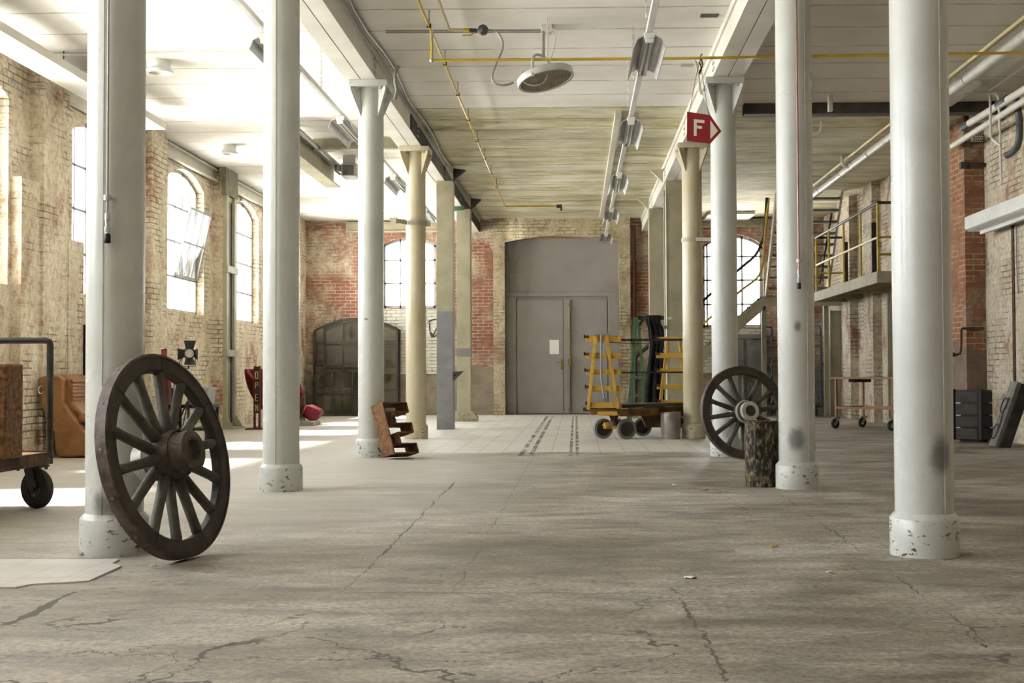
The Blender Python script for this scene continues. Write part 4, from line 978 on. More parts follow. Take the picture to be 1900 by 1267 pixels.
def big_wheel(px, pyb, R, yaw, w=.075):
    f_ = fl(px, pyb); ca = V((math.sin(yaw), -math.cos(yaw), 0)); c = V((f_.x, f_.y, R))
    b = MB(); b.lathe([(R * .74, -w / 2), (R * .97, -w / 2), (R, -w * .35), (R, w * .35), (R * .97, w / 2), (R * .74, w / 2)], c, ca, n=40, closed=True); wh = b.build('wheel', M['rubber'], t)
    b = MB(); b.lathe([(R * .745, -w * .3), (R * .745, w * .40), (R * .70, w * .36), (R * .55, w * .25), (R * .30, w * .30), (R * .26, w * .5), (R * .10, w * .55), (0, w * .55)], c, ca, n=40); b.lathe([(0, -w * .3), (R * .745, -w * .3)], c, ca, n=40); b.build('wheel_disc', M['case'], wh)
    return c, ca
c1, ax1 = big_wheel(1162.5, 814.5, .148, .35); c2, ax2 = big_wheel(1119, 813.5, .148, .35); c3, ax3 = big_wheel(1192, 809, .142, .05)
c4_, ax4 = big_wheel(1288, 805, .142, .05)
mb = MB(); mb.bar(c1 + V((0, 0, .03)), c2 + V((0, 0, .03)), .07, .07); mb.bar(c2 + V((.12, -.06, .03)), c2 + V((.02, -.1, .045)), .09, .075); mb.bar(c2 + V((.02, -.10, .0)), c2 + V((.02, -.10, .10)), .03, .03); mb.bar(c2 + V((.02, -.13, .05)), c2 + V((.26, -.06, .12)), .07, .07)
mb.build('steering_axle', M['yellow'], t, bevel=.008)
pv = P(1139, 785, TY + .15); mb = MB(); mb.lathe([(.06, pv.z - .03), (.065, pv.z + .02), (.05, pv.z + .05), (.06, pv.z + .09), (.075, zb_)], (pv.x, pv.y, 0), n=18); mb.build('turntable', M['case'], t)
mb = MB(); mb.tube([P(1115.5, 621, TY - .115), P(1115.5, 700, TY - .12), P(1116, 706, TY - .13), P(1121, 738, TY - .15)], .016, 10); mb.cyl(P(1101, 621, TY - .1), P(1133, 620, TY - .1), .016, n=10); mb.cyl(P(1115.5, 741, TY - .12), P(1126, 740, TY - .12), .02, n=10)
mb.build('tow_bar', M['greysteel'], t)
mb = MB(); mb.pxbox(1082, 756, 1094, 763, TY + .3, .1); mb.build('rear_hook', M['darkiron'], t)

# steel pot
c = fl(1246, 815); R_ = .146; c = V((c.x, c.y + R_, 0)); zp = P(1247, 764.5, c.y).z
t = thing('steel_pot', 'dull steel stock pot on the floor beside the yellow rack trolley', 'pot', c)
mb = MB(); mb.lathe([(R_ * .93, 0), (R_ * .96, .015), (R_ * .96, .05), (R_, .065), (R_, zp - .012), (R_ * 1.05, zp - .006), (R_ * 1.05, zp), (R_ * .97, zp), (R_ * .95, .03), (0, .03)], c, n=40); mb.build('body', M['steel'], t)
for a in (-pi / 2 - .05, .05):
    d = V((math.cos(a), math.sin(a), 0)); e = V((-d.y, d.x, 0)); z = zp - .07; mb = MB()
    mb.tube([c + d * R_ + e * .06 + V((0, 0, z + .015)), c + d * (R_ + .02) + e * .06 + V((0, 0, z)), c + d * (R_ + .035) + e * .055 + V((0, 0, z - .02)), c + d * (R_ + .035) - e * .055 + V((0, 0, z - .02)), c + d * (R_ + .02) - e * .06 + V((0, 0, z)), c + d * R_ - e * .06 + V((0, 0, z + .015))], .007, 8); mb.build('handle', M['steel'], t)
# drum
c = V((1.572, 10.57, 0)); f_ = fl(1415, 905); c.y = f_.y + .185; c.x = P(1382, 850, c.y).x + .142
t = thing('metal_drum', 'blackened battered drum with a strap handle beside white column', 'drum', c)
zp = P(1415, 781, c.y - .1).z
mb = MB(); mb.lathe([(.140, 0), (.142, .01), (.141, .2), (.143, .4), (.141, zp - .012), (.144, zp - .008), (.144, zp), (.138, zp), (.136, zp - .03), (0, zp - .03)], c, n=44); mb.build('body', M['drum'], t)
d = V((-.42, -.9, 0)).normalized(); e = V((-d.y, d.x, 0)); mb = MB(); zh = zp - .15
mb.tube([c + d * .146 + V((0, 0, zh + .07)), c + d * .17 + V((0, 0, zh + .06)), c + d * .178 + V((0, 0, zh)), c + d * .178 + V((0, 0, zh - .08)), c + d * .17 + V((0, 0, zh - .14)), c + d * .146 + V((0, 0, zh - .15))], .011, 8)
for z in (zh + .07, zh - .15): mb.sphere(c + d * .15 + V((0, 0, z)), .02, n=8, m=6)
mb.build('handle', M['darkiron'], t)

# ------------------------------------------------------------------ rolling table on the right
A = fl(1552, 794.5); B = fl(1657, 799); C = fl(1588, 794); A = V((A.x, A.y, 0)); B = V((B.x, B.y, 0)); e1 = (B - A); L1 = e1.length; e1.normalize(); e2 = V((-e1.y, e1.x, 0))
if e2.y < 0: e2 = -e2
L2 = .70; zt = P(1552, 699.5, A.y).z
t = thing('rolling_table', 'rust-brown steel table on four casters under the gallery', 'table', (A + e1 * L1 / 2 + e2 * L2 / 2))
q4 = [A - e1 * .10 - e2 * .06, A + e1 * (L1 + .10) - e2 * .06, A + e1 * (L1 + .10) + e2 * (L2 + .06), A - e1 * .10 + e2 * (L2 + .06)]
mb = MB(); mb.prism([p + V((0, 0, zt - .035)) for p in q4], (0, 0, .035)); mb.build('table_top', M['brownwood'], t, bevel=.004)
for i, p in enumerate((A, A + e1 * L1, A + e2 * L2, A + e1 * L1 + e2 * L2)):
    mb = MB(); mb.bar(p + V((0, 0, .19)), p + V((0, 0, zt - .035)), .035, .035, tuple(e1)); mb.build('leg', M['brownwood'], t)
    caster(t, p.x - .02, p.y, .088, .20, math.radians(-58), .035, M['blackrubber'], .03, M['steel'])
mb = MB(); zs = P(1600, 757, (A.y + B.y) / 2).z
for p, r in ((A, e1 * L1), (A + e2 * L2, e1 * L1), (A, e2 * L2), (A + e1 * L1, e2 * L2)): mb.bar(p + V((0, 0, zs)), p + r + V((0, 0, zs)), .03, .04)
mb.build('lower_rails', M['brownwood'], t)
mb = MB(); p = A + e1 * .25 + e2 * .25; mb.bx(p.x - .1, p.x + .22, p.y - .1, p.y + .2, zt - .09, zt - .035); mb.build('under_bracket', M['darkiron'], t)
# black cases
f_ = fl(1822, 821); c = V((f_.x, f_.y, 0))
t = thing('flight_case', 'brown-black ribbed equipment case with side handle standing by the red brick pier', 'case', (c.x, c.y + .3, 0))
e1 = V((-.82, .57, 0)).normalized(); e2 = V((.80, .60, 0)).normalized(); Hc = P(1822, 722, c.y).z; w1, w2 = .40, .30
def cbox(mb, a0, a1, b0, b1, z0, z1): mb.prism([c + e1 * a0 + e2 * b0 + V((0, 0, z0)), c + e1 * a1 + e2 * b0 + V((0, 0, z0)), c + e1 * a1 + e2 * b1 + V((0, 0, z0)), c + e1 * a0 + e2 * b1 + V((0, 0, z0))], (0, 0, z1 - z0))
mb = MB(); cbox(mb, .02, w1 - .02, .02, w2 - .02, .03, Hc - .01); cbox(mb, .06, w1 - .06, .05, w2 - .05, 0, .03); body = mb.build('body', M['case'], t, bevel=.012)
mb = MB()
for k in range(4):
    z0 = .035 + (Hc - .05) * k / 4; z1 = .035 + (Hc - .05) * (k + 1) / 4 - .014
    cbox(mb, .05, w1 - .04, .004, .03, z0, z1); cbox(mb, .004, .03, .04, w2 - .04, z0, z1)
mb.build('ribbed_panels', M['case'], body, bevel=.008)
mb = MB(); cbox(mb, -.006, .045, -.006, .045, .03, Hc); cbox(mb, w1 - .03, w1 + .006, -.006, .035, .03, Hc); mb.build('corner_posts', M['black'], t, bevel=.006)
mb = MB()
for k in (1, 2, 3):
    z = .035 + (Hc - .05) * k / 4 - .005; cbox(mb, w1 - .11, w1 - .05, -.002, .01, z - .008, z + .006); cbox(mb, -.003, .01, w2 - .10, w2 - .05, z - .008, z + .006)
mb.build('latches', M['whitemetal'], t)
mb = MB(); pA = c + e1 * w1; mb.tube([pA + V((0, 0, Hc * .74)), pA + e1 * .07 + V((0, 0, Hc * .74)), pA + e1 * .075 + V((0, 0, Hc * .72)), pA + e1 * .075 + V((0, 0, Hc * .42)), pA + e1 * .07 + V((0, 0, Hc * .4)), pA + V((0, 0, Hc * .4))], .012, 8); mb.build('handle', M['black'], t)
# leaning flat case
YC = 15.9
t = thing('flat_case', 'long flat dark case leaning by the right wall at right edge of the picture', 'case', (P(1872, 815, YC).x, YC + .1, 0))
g0 = P(1846, 815, YC); g1 = P(1884, 706, YC); dv = (g1 - g0).normalized(); pv = V((dv.z, 0, -dv.x)); g0 = V((g0.x, YC, .012)); Lc = .88
mb = MB(); mb.prism([g0, g0 + dv * Lc, g0 + dv * Lc + pv * .055, g0 + pv * .055], (0, .26, 0)); mb.build('edge_frame', M['casegrey'], t, bevel=.006)
mb = MB(); h0 = g0 + pv * .055; mb.prism([h0 + dv * .03, h0 + dv * (Lc - .01), h0 + dv * (Lc + .02) + pv * .14, h0 + dv * .05 + pv * .14], (0, .26, 0)); mb.build('body', M['case'], t, bevel=.01)
mb = MB(); s0 = g0 - pv * .012
for f in (.22, .62): mb.tube([s0 + dv * (f * Lc + .10 * math.cos(a)) + V((0, .1 + .03 * math.sin(a), 0)) - pv * (.02 + .02 * math.sin(a)) for a in [i * pi / 6 for i in range(12)]], .007, 6, closed=True)
mb.tube([s0 + dv * .25 + V((0, .06, 0)), s0 + dv * .45 + V((0, .05, 0)) - pv * .02, s0 + dv * .66 + V((0, .06, 0))], .009, 6); mb.build('straps', M['black'], t)
# second slab behind it
mb = MB(); mb.prism([(5.80, 15.2, 0), (5.85, 15.2, 0), (5.92, 15.2, .95), (5.87, 15.2, .95)], (0, .62, 0)); tag(mb.build('flat_board', M['case'], bevel=.006), 'dark flat board leaning on right wall just right of the long flat case', 'board')

# ------------------------------------------------------------------ green trestle with black cloth
YG = 23.3
t = thing('green_trestle', 'green steel A-frame trestle standing behind the yellow rack trolley', 'trestle', (P(1182, 780, YG).x, YG + .2, 0))
ap_ = P(1181, 590, YG)
for (x, y) in ((1164.5, 787), (1170, 787.5)): pass
for (x0, x1) in ((1177.5, 1164.5), (1180, 1169.5)):
    mb = MB(); a = P(x0, 600, YG); b = P(x1, 788, YG); b.z = 0.0; mb.bar(a, b, .045, .05, (0, 1, 0)); mb.build('leg', M['green'], t)
a = P(1184.5, 600, YG); k_ = P(1193.5, 702, YG); b = P(1196.5, 788, YG); b.z = 0
mb = MB(); mb.bar(a, k_, .05, .05, (0, 1, 0)); mb.bar(k_, b, .05, .05, (0, 1, 0)); mb.build('leg', M['green'], t)
mb = MB(); mb.prism([P(1177, 588, YG - .04), P(1184, 588, YG - .04), P(1186, 612, YG - .04), P(1176, 604, YG - .04)], (0, .1, 0)); mb.build('head_plate', M['green'], t)
mb = MB()
for y, x0, x1 in ((700, 1170, 1194), (733, 1168, 1196)): mb.bar(P(x0, y, YG), P(x1, y, YG), .04, .05)
mb.build('cross_rail', M['green'], t)
mb = MB(); mb.pxbox(1181, 586, 1272, 593, YG, .08); mb.bar(P(1185, 604, YG + .04), P(1193, 593, YG + .04), .05, .05); mb.build('top_beam', M['darkgreen'], t)
mb = MB(); b = P(1268, 787, YG + .05); b.z = 0; mb.bar(P(1268, 593, YG + .05), b, .06, .06, (0, 1, 0)); mb.build('leg', M['darkgreen'], t)
# cloth draped over it: folded curtain surface with bulges
left = [(586, 1198), (600, 1199), (610, 1203), (640, 1206), (670, 1203), (700, 1199), (725, 1196), (752, 1195), (787, 1194)]
right = [(586, 1226), (593, 1226), (600, 1232), (615, 1234), (640, 1233), (670, 1236), (700, 1237), (752, 1240), (787, 1240)]
vs = []; fs = []; NC = 40
for i in range(len(left)):
    yL, xL = left[i]; xR = right[i][1]
    for k in range(NC + 1):
        f = k / NC; p = P(xL + (xR - xL) * f, yL, YG - .07); amp = .012 + .045 * min(1, i / 4)
        p.y += amp * math.sin(f * 21 + i * .25) + .02 * math.sin(f * 47 + i); p.z = max(p.z, .005)
        if i == 0: p = V((p.x, YG - .045, P(1200, 585.5, YG).z))
        vs.append(p)
m_ = len(left)
for i in range(m_ - 1):
    for k in range(NC): fs.append((i * (NC + 1) + k, i * (NC + 1) + k + 1, (i + 1) * (NC + 1) + k + 1, (i + 1) * (NC + 1) + k))
mb = MB(); mb.add(vs, fs, True); o = tag(mb.build('black_cloth', M['blackcloth'], smooth_all=True, ang=180), 'black cloth hanging in folds from the green trestle', 'cloth')
so = o.modifiers.new('solid', 'SOLIDIFY'); so.thickness = .02; so.offset = 1
# thin pipe bent against the wall behind trestle
mb = MB(); mb.tube([P(1179, 760, 29.0), P(1179, 665, 29.0), P(1181, 660, 29.0), P(1206, 640, 29.0)], .045, 8); mb.tube([P(1178, 770, 29.0), P(1179, 740, 29.0)], .05, 8); tag(mb.build('bent_pipe', M['darkiron']), 'dark bent pipe rising against end wall behind the green trestle', 'pipe')
mb = MB(); a = P(1177.5, 585, YB - .1); mb.cyl((a.x, YB - .1, P(1177, 600, YB).z), (a.x, YB - .1, 4.5), .035, n=10); tag(mb.build('wall_pipe', M['redmetal']), 'dark red-brown pipe running up the end wall right of the grey door', 'pipe')
# conduit with clips on the nearer right post
mb = MB(); Yc_ = 21.86; a = P(1233.5, 560, Yc_); mb.cyl((a.x, Yc_, .05), (a.x, Yc_, 4.2), .012, n=8)
for y in (607, 650): z = P(1233, y, Yc_).z; mb.bx(a.x - .03, a.x + .03, Yc_ - .02, Yc_ + .02, z - .03, z + .03)
tag(mb.build('conduit', M['pipe_grey']), 'thin grey conduit with clips on the khaki post behind the trolley', 'conduit')
mb = MB(); mb.pxbox(1239, 588.5, 1246, 592.5, 21.895, .004); tag(mb.build('paper_label', M['paper']), 'small white label stuck on the khaki post behind the trolley', 'label')

# ------------------------------------------------------------------ stair and gallery
ZL = P(1413, 549, 26.9).z
t = thing('steel_stair', 'khaki steel stair rising from the end wall to the ceiling behind the right columns', 'stair', (4.6, 27, 0))
# lower flight runs along the end wall
Ys = 27.0; mb = MB()
for Y in (Ys, Ys + .85):
    p0, p1 = P(1416, 549, Y), P(1313, 640, Y); s_ = (p1.z - p0.z) / (p1.x - p0.x); xe = p0.x - (p0.z) / s_ * 1.0
    zt = ZL; x0 = P(1416, 549, Ys).x
    sl = (P(1416, 549, Ys).z - P(1313, 640, Ys).z) / (P(1416, 549, Ys).x - P(1313, 640, Ys).x)
    xf = x0 - (ZL - .25) / sl
    mb.prism([(x0, Y, ZL), (x0, Y, ZL - .30), (xf, Y, 0), (xf - .25, Y, 0)], (0, .03, 0))
mb.build('stringer', M['stairpaint'], t)
nst = 12
for i in range(nst):
    f = (i + .5) / nst; z = .12 + (ZL - .2) * f; x = xf + (x0 - xf) * f
    mb = MB(); mb.bx(x - .14, x + .10, Ys + .03, Ys + .85, z - .03, z); mb.build('tread', M['tread'], t)
# landing
mb = MB(); mb.bx(x0, XR, Ys, Ys + .9, ZL - .06, ZL); mb.bx(x0, XR, Ys - .02, Ys + .02, ZL - .22, ZL + .01); mb.bx(x0 - .0, x0 + .03, Ys, Ys + .9, ZL - .22, ZL); mb.build('landing', M['stairpaint'], t)
for xx in (x0 + .08, 5.55):
    mb = MB(); mb.bx(xx, xx + .10, Ys + .75, Ys + .85, 0, ZL - .06); mb.build('landing_post', M['stairpaint'], t)
# upper flight towards the viewer
Yb, Yt = 26.95, 25.35; ztop = 4.66
xa = P(1419, 548, Yb).x; xb = 5.42
for x in (xa, xb):
    mb = MB(); mb.prism([(x, Yb + .1, ZL - .02), (x, Yb - .12, ZL - .02), (x, Yt - .12, ztop), (x, Yt + .12, ztop)], (.045, 0, 0)); mb.build('stringer', M['stairpaint'], t)
for i in range(9):
    f = (i + .8) / 9.3; z = ZL + (ztop - ZL) * f; y = Yb + (Yt - Yb) * f
    mb = MB(); mb.bx(xa + .045, xb, y - .10, y + .10, z - .045, z); mb.build('tread', M['tread'], t)
mb = MB(); mb.tube([P(1423, 368, 25.4), P(1419, 420, 26.0), P(1412, 452, 26.6), P(1400, 475, 26.9), P(1371, 500, 26.95), P(1310, 553, 26.95), P(1240, 612, 26.95)], .032, 8, smooth_path=5); mb.build('handrail', M['black'], t)
mb = MB(); mb.tube([P(1426, 368, 25.4), P(1420, 430, 26.0), P(1415, 488, 26.6), P(1405, 515, 26.9), P(1371, 542, 26.95), P(1310, 596, 26.95), P(1240, 655, 26.95)], .028, 8, smooth_path=5); mb.build('handrail', M['railyellow'], t)
mb = MB(); mb.tube([P(1543, 396, 25.5), P(1521, 525, 26.7)], .022, 8); mb.build('handrail', M['black'], t)
# gallery
xg = P(1629.5, 503, 20.6).x; Y0, Y1 = 20.6, 26.6; zg = P(1629.5, 503, 20.6).z
t = thing('gallery', 'khaki steel gallery with yellow railings fixed to the right wall', 'gallery', (xg + .4, 23.6, zg - .15))
mb = MB(); mb.bx(xg, XR, Y0, Y1, zg - .05, zg - .02); mb.build('deck', M['stairpaint'], t)
mb = MB(); mb.bx(xg - .02, xg + .03, Y0, Y1, zg - .19, zg); mb.bx(xg - .02, XR, Y0 - .02, Y0 + .03, zg - .19, zg); mb.build('edge_channel', M['stairpaint'], t)
for y in (22.0, 23.5, 25.0, 26.4): mb = MB(); mb.bx(xg + .03, XR, y, y + .06, zg - .17, zg - .05); mb.build('joist', M['beam_khaki'], t)
zr = P(1629, 376, Y0 + .03).z; zm = P(1629, 440, Y0 + .03).z
for px in (1629.5, 1597, 1565.5, 1538, 1514.5):
    y = (xg + .01) * F / (px - 1068 + 4) ; y = min(max(y, Y0 + .03), Y1 - .03)
    y = PX(px, 480, xg + .01).y; mb = MB(); mb.cyl((xg + .01, y, zg - .15), (xg + .01, y, zr), .024, n=10); mb.build('railing_post', M['railyellow'], t)
yl = PX(1514.5, 480, xg + .01).y
mb = MB(); mb.cyl((xg + .01, Y0 + .03, zr), (xg + .01, yl, zr), .026, n=10); mb.cyl((xg + .01, Y0 + .03, zr), (XR, Y0 + .03, zr), .026, n=10); mb.cyl((xg + .01, yl, zr), (xg + .6, yl, zr), .024, n=10); mb.build('top_rail', M['darkiron'], t)
mb = MB(); mb.cyl((xg + .01, Y0 + .03, zm), (xg + .01, yl, zm), .02, n=10); mb.build('mid_rail', M['paleyellow'], t)
mb = MB(); mb.cyl((xg + .01, Y0 + .03, zm), (XR, Y0 + .03, zm), .02, n=10); mb.cyl((xg + .01, Y0 + .03, zg + .28), (XR, Y0 + .03, zg + .28), .02, n=10); mb.cyl((xg + .01, yl, zg + .4), (xg + .62, yl, zg + .4), .02, n=10); mb.build('mid_rail', M['railyellow'], t)
for px, y in ((1569, 25.9), (1623, 22.6)):
    mb = MB(); a = P(px, 480, y); mb.bx(a.x - .05, a.x + .05, y, y + .05, zg - .02, zg + 1.05); mb.build('black_post', M['black'], t)
xs_ = 5.85; ys_ = PX(1652, 620, xs_).y; mb = MB(); mb.bx(xs_ - .06, xs_ + .05, ys_ - .05, ys_ + .05, 0, zg - .19); mb.build('support_leg', M['stairpaint'], t)

# blue cage trolley
YBc = 28.35
t = thing('cage_trolley', 'tall blue tubular cage trolley by end wall behind the white column', 'trolley', (P(1470, 770, YBc).x, YBc + .3, 0))
x0 = P(1417.5, 700, YBc).x; x1 = P(1437, 700, YBc).x; x2 = P(1506, 700, YBc).x; x3 = P(1523.5, 700, YBc).x; zt = P(1420, 605, YBc).z; zb = P(1420, 752, YBc).z
for (xa_, xb_) in ((x0, x1), (x2, x3)):
    mb = MB(); r = .02; ya, yb = (YBc, YBc + .35) if xa_ == x0 else (YBc + .35, YBc)
    mb.tube([(xa_, ya, zb), (xa_, ya, zt - .06), (xa_ + .02, ya + (yb - ya) * .06, zt - .01), (xb_ - .02, yb - (yb - ya) * .06, zt - .01), (xb_, yb, zt - .06), (xb_, yb, zb)], r, 8)
    for k in range(7):
        z = zb + (zt - zb) * (k + .15) / 7; mb.cyl((xa_, ya, z), (xb_, yb, z), .014, n=8)
    mb.build('side_frame', M['blue'], t)
mb = MB(); mb.bx(x0 - .02, x3 + .02, YBc - .02, YBc + .6, zb - .05, zb); mb.build('base_frame', M['darkiron'], t)
mb = MB()
for z in (P(1420, 641, YBc).z, P(1420, 676, YBc).z, P(1420, 710, YBc).z): mb.cyl((x0, YBc, z), (x3, YBc + .02, z), .014, n=8)
mb.build('cross_bars', M['brownwood'], t)
for x in (x0 + .12, x3 - .12):
    for y in (YBc + .08, YBc + .5): caster(t, x, y, .075, zb - .05, .6, .04, M['blackrubber'], .03)
# electrical cabinets
Yk = YB - .38
t = thing('electric_cabinet', 'grey steel cabinet with two doors against end wall behind the right wagon wheel', 'cabinet', (P(1410, 760, Yk).x, Yk + .15, .1))
zt = P(1400, 628, Yk).z; zb = P(1400, 690, Yk).z
xq = [P(x, 660, Yk).x for x in (1340, 1384, 1421)]
mb = MB(); mb.bx(xq[0], xq[2], Yk, YB - .01, zb, zt); body = mb.build('body', M['cabinet'], t, bevel=.006)
for a, b in ((xq[0], xq[1] - .02), (xq[1] + .02, xq[2])): mb = MB(); mb.bx(a + .03, b - .03, Yk - .02, Yk, zb + .03, zt - .03); mb.build('door', M['cabinet'], t, bevel=.006)
mb = MB(); mb.bx(xq[0] - .02, xq[2] + .02, Yk - .03, YB - .01, zt, zt + .10); mb.build('top_trunking', M['cabinet'], t)
mb = MB(); a = P(1391, 716, Yk); b = P(1421, 765, Yk); mb.bx(P(1345, 716, Yk).x, b.x, Yk + .05, YB - .01, 0.0, P(1391, 713, Yk).z); tag(mb.build('grey_chest', M['cabinet'], bevel=.01), 'grey steel chest on the floor below the wall cabinet', 'chest')
mb = MB(); a = P(1528, 624, YB - .1); b = P(1538.5, 566, YB - .1); mb.bx(a.x, b.x, YB - .12, YB - .01, a.z, b.z); t = tag(mb.build('batten_light', M['whitemetal'], bevel=.01), 'white batten light mounted upright on end wall at the right corner', 'light')
mb = MB(); a = PX(1547, 576, 5.78); mb.bx(5.70, XR - .005, a.y, a.y + .3, 0, a.z); tag(mb.build('dark_duct', M['beam_khaki']), 'dark upright duct on right wall beyond the rolling table', 'duct')

# ------------------------------------------------------------------ ceiling services
# fluorescent runs
def light_run(label, chlabel, fxlabels, group, px0, py0, zt, fx, y0, y1):
    h = zt - EYE; a = fl(px0, py0, zt); X = a.x
    tr = MB(); tr.bx(X - .028, X + .028, y0, y1, zt - .02, zt + .03); tag(tr.build('light_trunking', M['whitemetal'], bevel=.003), label, 'trunking')
    for i, (ya, yb) in enumerate(fx):
        t = thing('strip_light', fxlabels[i], 'light', (X, (ya + yb) / 2, zt - .15), group)
        mb = MB(); mb.bx(X - .05, X + .05, ya, yb, zt - .075, zt - .021); mb.build('housing', M['whitemetal'], t, bevel=.006)
        for s in (-1, 1):
            mb = MB(); mb.prism([(X + s * .052, ya + .02, zt - .045), (X + s * .115, ya + .02, zt - .075), (X + s * .15, ya + .02, zt - .165), (X + s * .143, ya + .02, zt - .165), (X + s * .108, ya + .02, zt - .08), (X + s * .05, ya + .02, zt - .052)], (0, yb - ya - .04, 0)); mb.build('reflector', M['zinc'], t)
        
        for yc_ in (ya, yb - .05): mb = MB(); mb.bx(X - .040, X + .040, yc_, yc_ + .03, zt - .118, zt - .074); mb.build('end_cap', M['whitemetal'], t, bevel=.006)
        for s in (-1, 1): mb = MB(); mb.cyl((X + s * .022, ya + .05, zt - .102), (X + s * .022, yb - .05, zt - .102), .013, n=10); mb.build('tube', M['whitemetal'], t)
    return X
def chain(x, y, z0, z1, label):
    mb = MB(); n = max(3, int((z1 - z0) / .045)); 
    for k in range(n):
        z = z0 + (z1 - z0) * (k + .5) / n; hl = (z1 - z0) / n * .62; w = .012
        u = V((1, 0, 0)) if k % 2 else V((0, 1, 0))
        mb.tube([V((x, y, z)) + u * (w * math.cos(a)) + V((0, 0, hl * math.sin(a))) for a in [i * pi / 4 for i in range(8)]], .0035, 5, closed=True)
    tag(mb.build('hanging_chain', M['zinc']), label, 'chain', 'chains holding the light trunking')
ZT = 4.08
fx = [(11.2, 12.5), (14.9, 16.4), (19.0, 20.5), (23.0, 24.5), (27.0, 28.5)]
ordn = ['nearest strip light with open metal reflectors, left of the red F sign', 'second strip light from the front in middle run, right of the cream ceiling rail end', 'third strip light from the front in the middle run', 'strip light second from the door in the middle run', 'strip light at the far end, just above the grey door']
Xm = light_run('long white light trunking hung along the middle of the hall', '', ordn, 'strip lights in the middle run', 1217, 0, ZT, fx, 3.0, 28.9)
for i, (y, lab) in enumerate(((10.9, 'chain beside the nearest middle strip light'), (13.2, 'chain behind the nearest middle strip light'), (14.6, 'chain just before second middle strip light'))): chain(Xm - .05, y, ZT + .03, CEIL, lab)
fxl = [(11.1, 12.4), (14.7, 16.1), (19.0, 20.4), (23.0, 24.4)]
Xl = light_run('white light trunking hung along the left bay', '', ['strip light half hidden behind pitted white column', 'strip light left of the column with the letter E', 'strip light between that column and the cream one on the left', 'far strip light of the left bay, near the steel post'], 'strip lights in the left run', 440, 0, ZT, fxl, 3.0, 26.5)
chain(Xl, 13.6, ZT + .03, CEIL, 'chain over the left bay trunking, between two white columns'); chain(Xl, 16.9, ZT + .03, CEIL, 'chain beside the column with the letter E')
# cream surface rail
x = fl(1147, 212, 4.64).x; mb = MB(); mb.bx(x - .045, x + .045, 17.45, 28.9, 4.60, CEIL); tag(mb.build('ceiling_rail', M['lintel'], bevel=.004), 'cream rail fixed flat to the stained ceiling, left of the strip lights', 'rail')
# yellow gas pipes
zg_ = 4.52; a = fl(776, 0, zg_); Xg = a.x; Yend = fl(940, 383, zg_).y; Ytee = fl(800.5, 60, zg_).y
t = thing('gas_pipe', 'long thin yellow gas pipe running along the ceiling towards the door', 'pipe', (Xg, 16, zg_))
mb = MB(); mb.tube([(Xg, 3, zg_), (Xg, Ytee, zg_)], .014, 8); mb.build('pipe', M['gasyellow'], t)
mb = MB(); mb.tube([(Xg, Ytee, zg_), (Xg, Ytee + 1.3, zg_)], .0145, 8); mb.build('pipe', M['paleyellow'], t)
xe = P(1037, 381, Yend).x
mb = MB(); mb.tube([(Xg, Ytee + 1.3, zg_), (Xg, Yend, zg_), (xe, Yend, zg_)], .016, 8); mb.build('pipe', M['gasyellow'], t)
mb = MB(); mb.tube([(xe, Yend, zg_), (xe + .05, Yend, zg_ - .02), (xe + .05, Yend, zg_ - .1)], .022, 8); mb.bx(xe - .05, xe + .06, Yend - .03, Yend + .03, zg_ - .04, zg_ + .03); mb.build('end_valve', M['darkiron'], t)
for k in range(9):
    y = 11.0 + k * 1.55; mb = MB(); mb.cyl((Xg, y, zg_ - .02), (Xg, y, CEIL), .004, n=6); mb.bx(Xg - .022, Xg + .022, y - .012, y + .012, zg_ - .02, zg_ + .02); mb.build('pipe_hanger', M['darkiron'], t)
zc2 = P(801, 112, Ytee).z
t = thing('cross_gas_pipe', 'yellow gas pipe crossing the whole hall below the round heater', 'pipe', (1.5, Ytee, zc2))
mb = MB(); mb.tube([(Xg, Ytee, zg_ - .014), (Xg, Ytee, zc2)], .014, 8); mb.tube([(Xg, Ytee, zc2), (P(1240, 108.5, Ytee).x, Ytee, P(1240, 108.5, Ytee).z), (XR, Ytee, zc2 + .03)], .015, 10); mb.build('pipe', M['gasyellow'], t)
mb = MB(); mb.sphere((Xg, Ytee, zc2), .025, n=10, m=8); mb.cyl((Xg, Ytee, zg_ - .05), (Xg, Ytee, zg_ + .02), .02, n=10); mb.build('elbow', M['zinc'], t)
# heater branch
Yh = 12.95; zb2 = P(835, 55, Yh).z; Xb = P(834, 55, Yh).x
t = thing('heater_gas_branch', 'pale branch pipe with yellow tap and black regulator feeding the round heater', 'pipe', (Xb, Yh, zb2))
mb = MB(); mb.tube([(Xb, 3, zb2), (Xb, Yh, zb2)], .014, 8); mb.tube([(Xb, Yh, zb2), (P(860, 55.5, Yh).x, Yh, zb2)], .014, 8); mb.build('pipe', M['paleyellow'], t)
mb = MB(); a = P(860, 55.5, Yh); b = P(873, 56, Yh); mb.cyl(a, b, .02, n=10); mb.tube([P(879, 61, Yh - .02), P(873, 65, Yh - .03), P(858, 65.5, Yh - .03)], .009, 6); mb.build('tap', M['gasyellow'], t)
mb = MB(); mb.cyl(P(871, 56, Yh), P(888, 57, Yh), .022, n=10); c = P(896, 55.5, Yh - .05); mb.lathe([(.0, -.035), (.055, -.03), (.058, 0), (.05, .02), (.018, .028), (0, .04)], c, (0, -1, -.1), n=28); mb.build('regulator', simple('regulator_dark', (.07, .068, .064), (.11, .105, .1), 9.0, .5), t)
mb = MB(); mb.tube([P(x, y, Yh) for x, y in ((905, 56), (917, 57), (926, 64), (932, 76), (932, 90), (926, 106), (919, 122), (914, 137), (914, 148), (919, 155), (930, 158), (942, 157), (953, 153))], .012, 8, smooth_path=4); mb.build('hose', M['pipe_grey'], t)
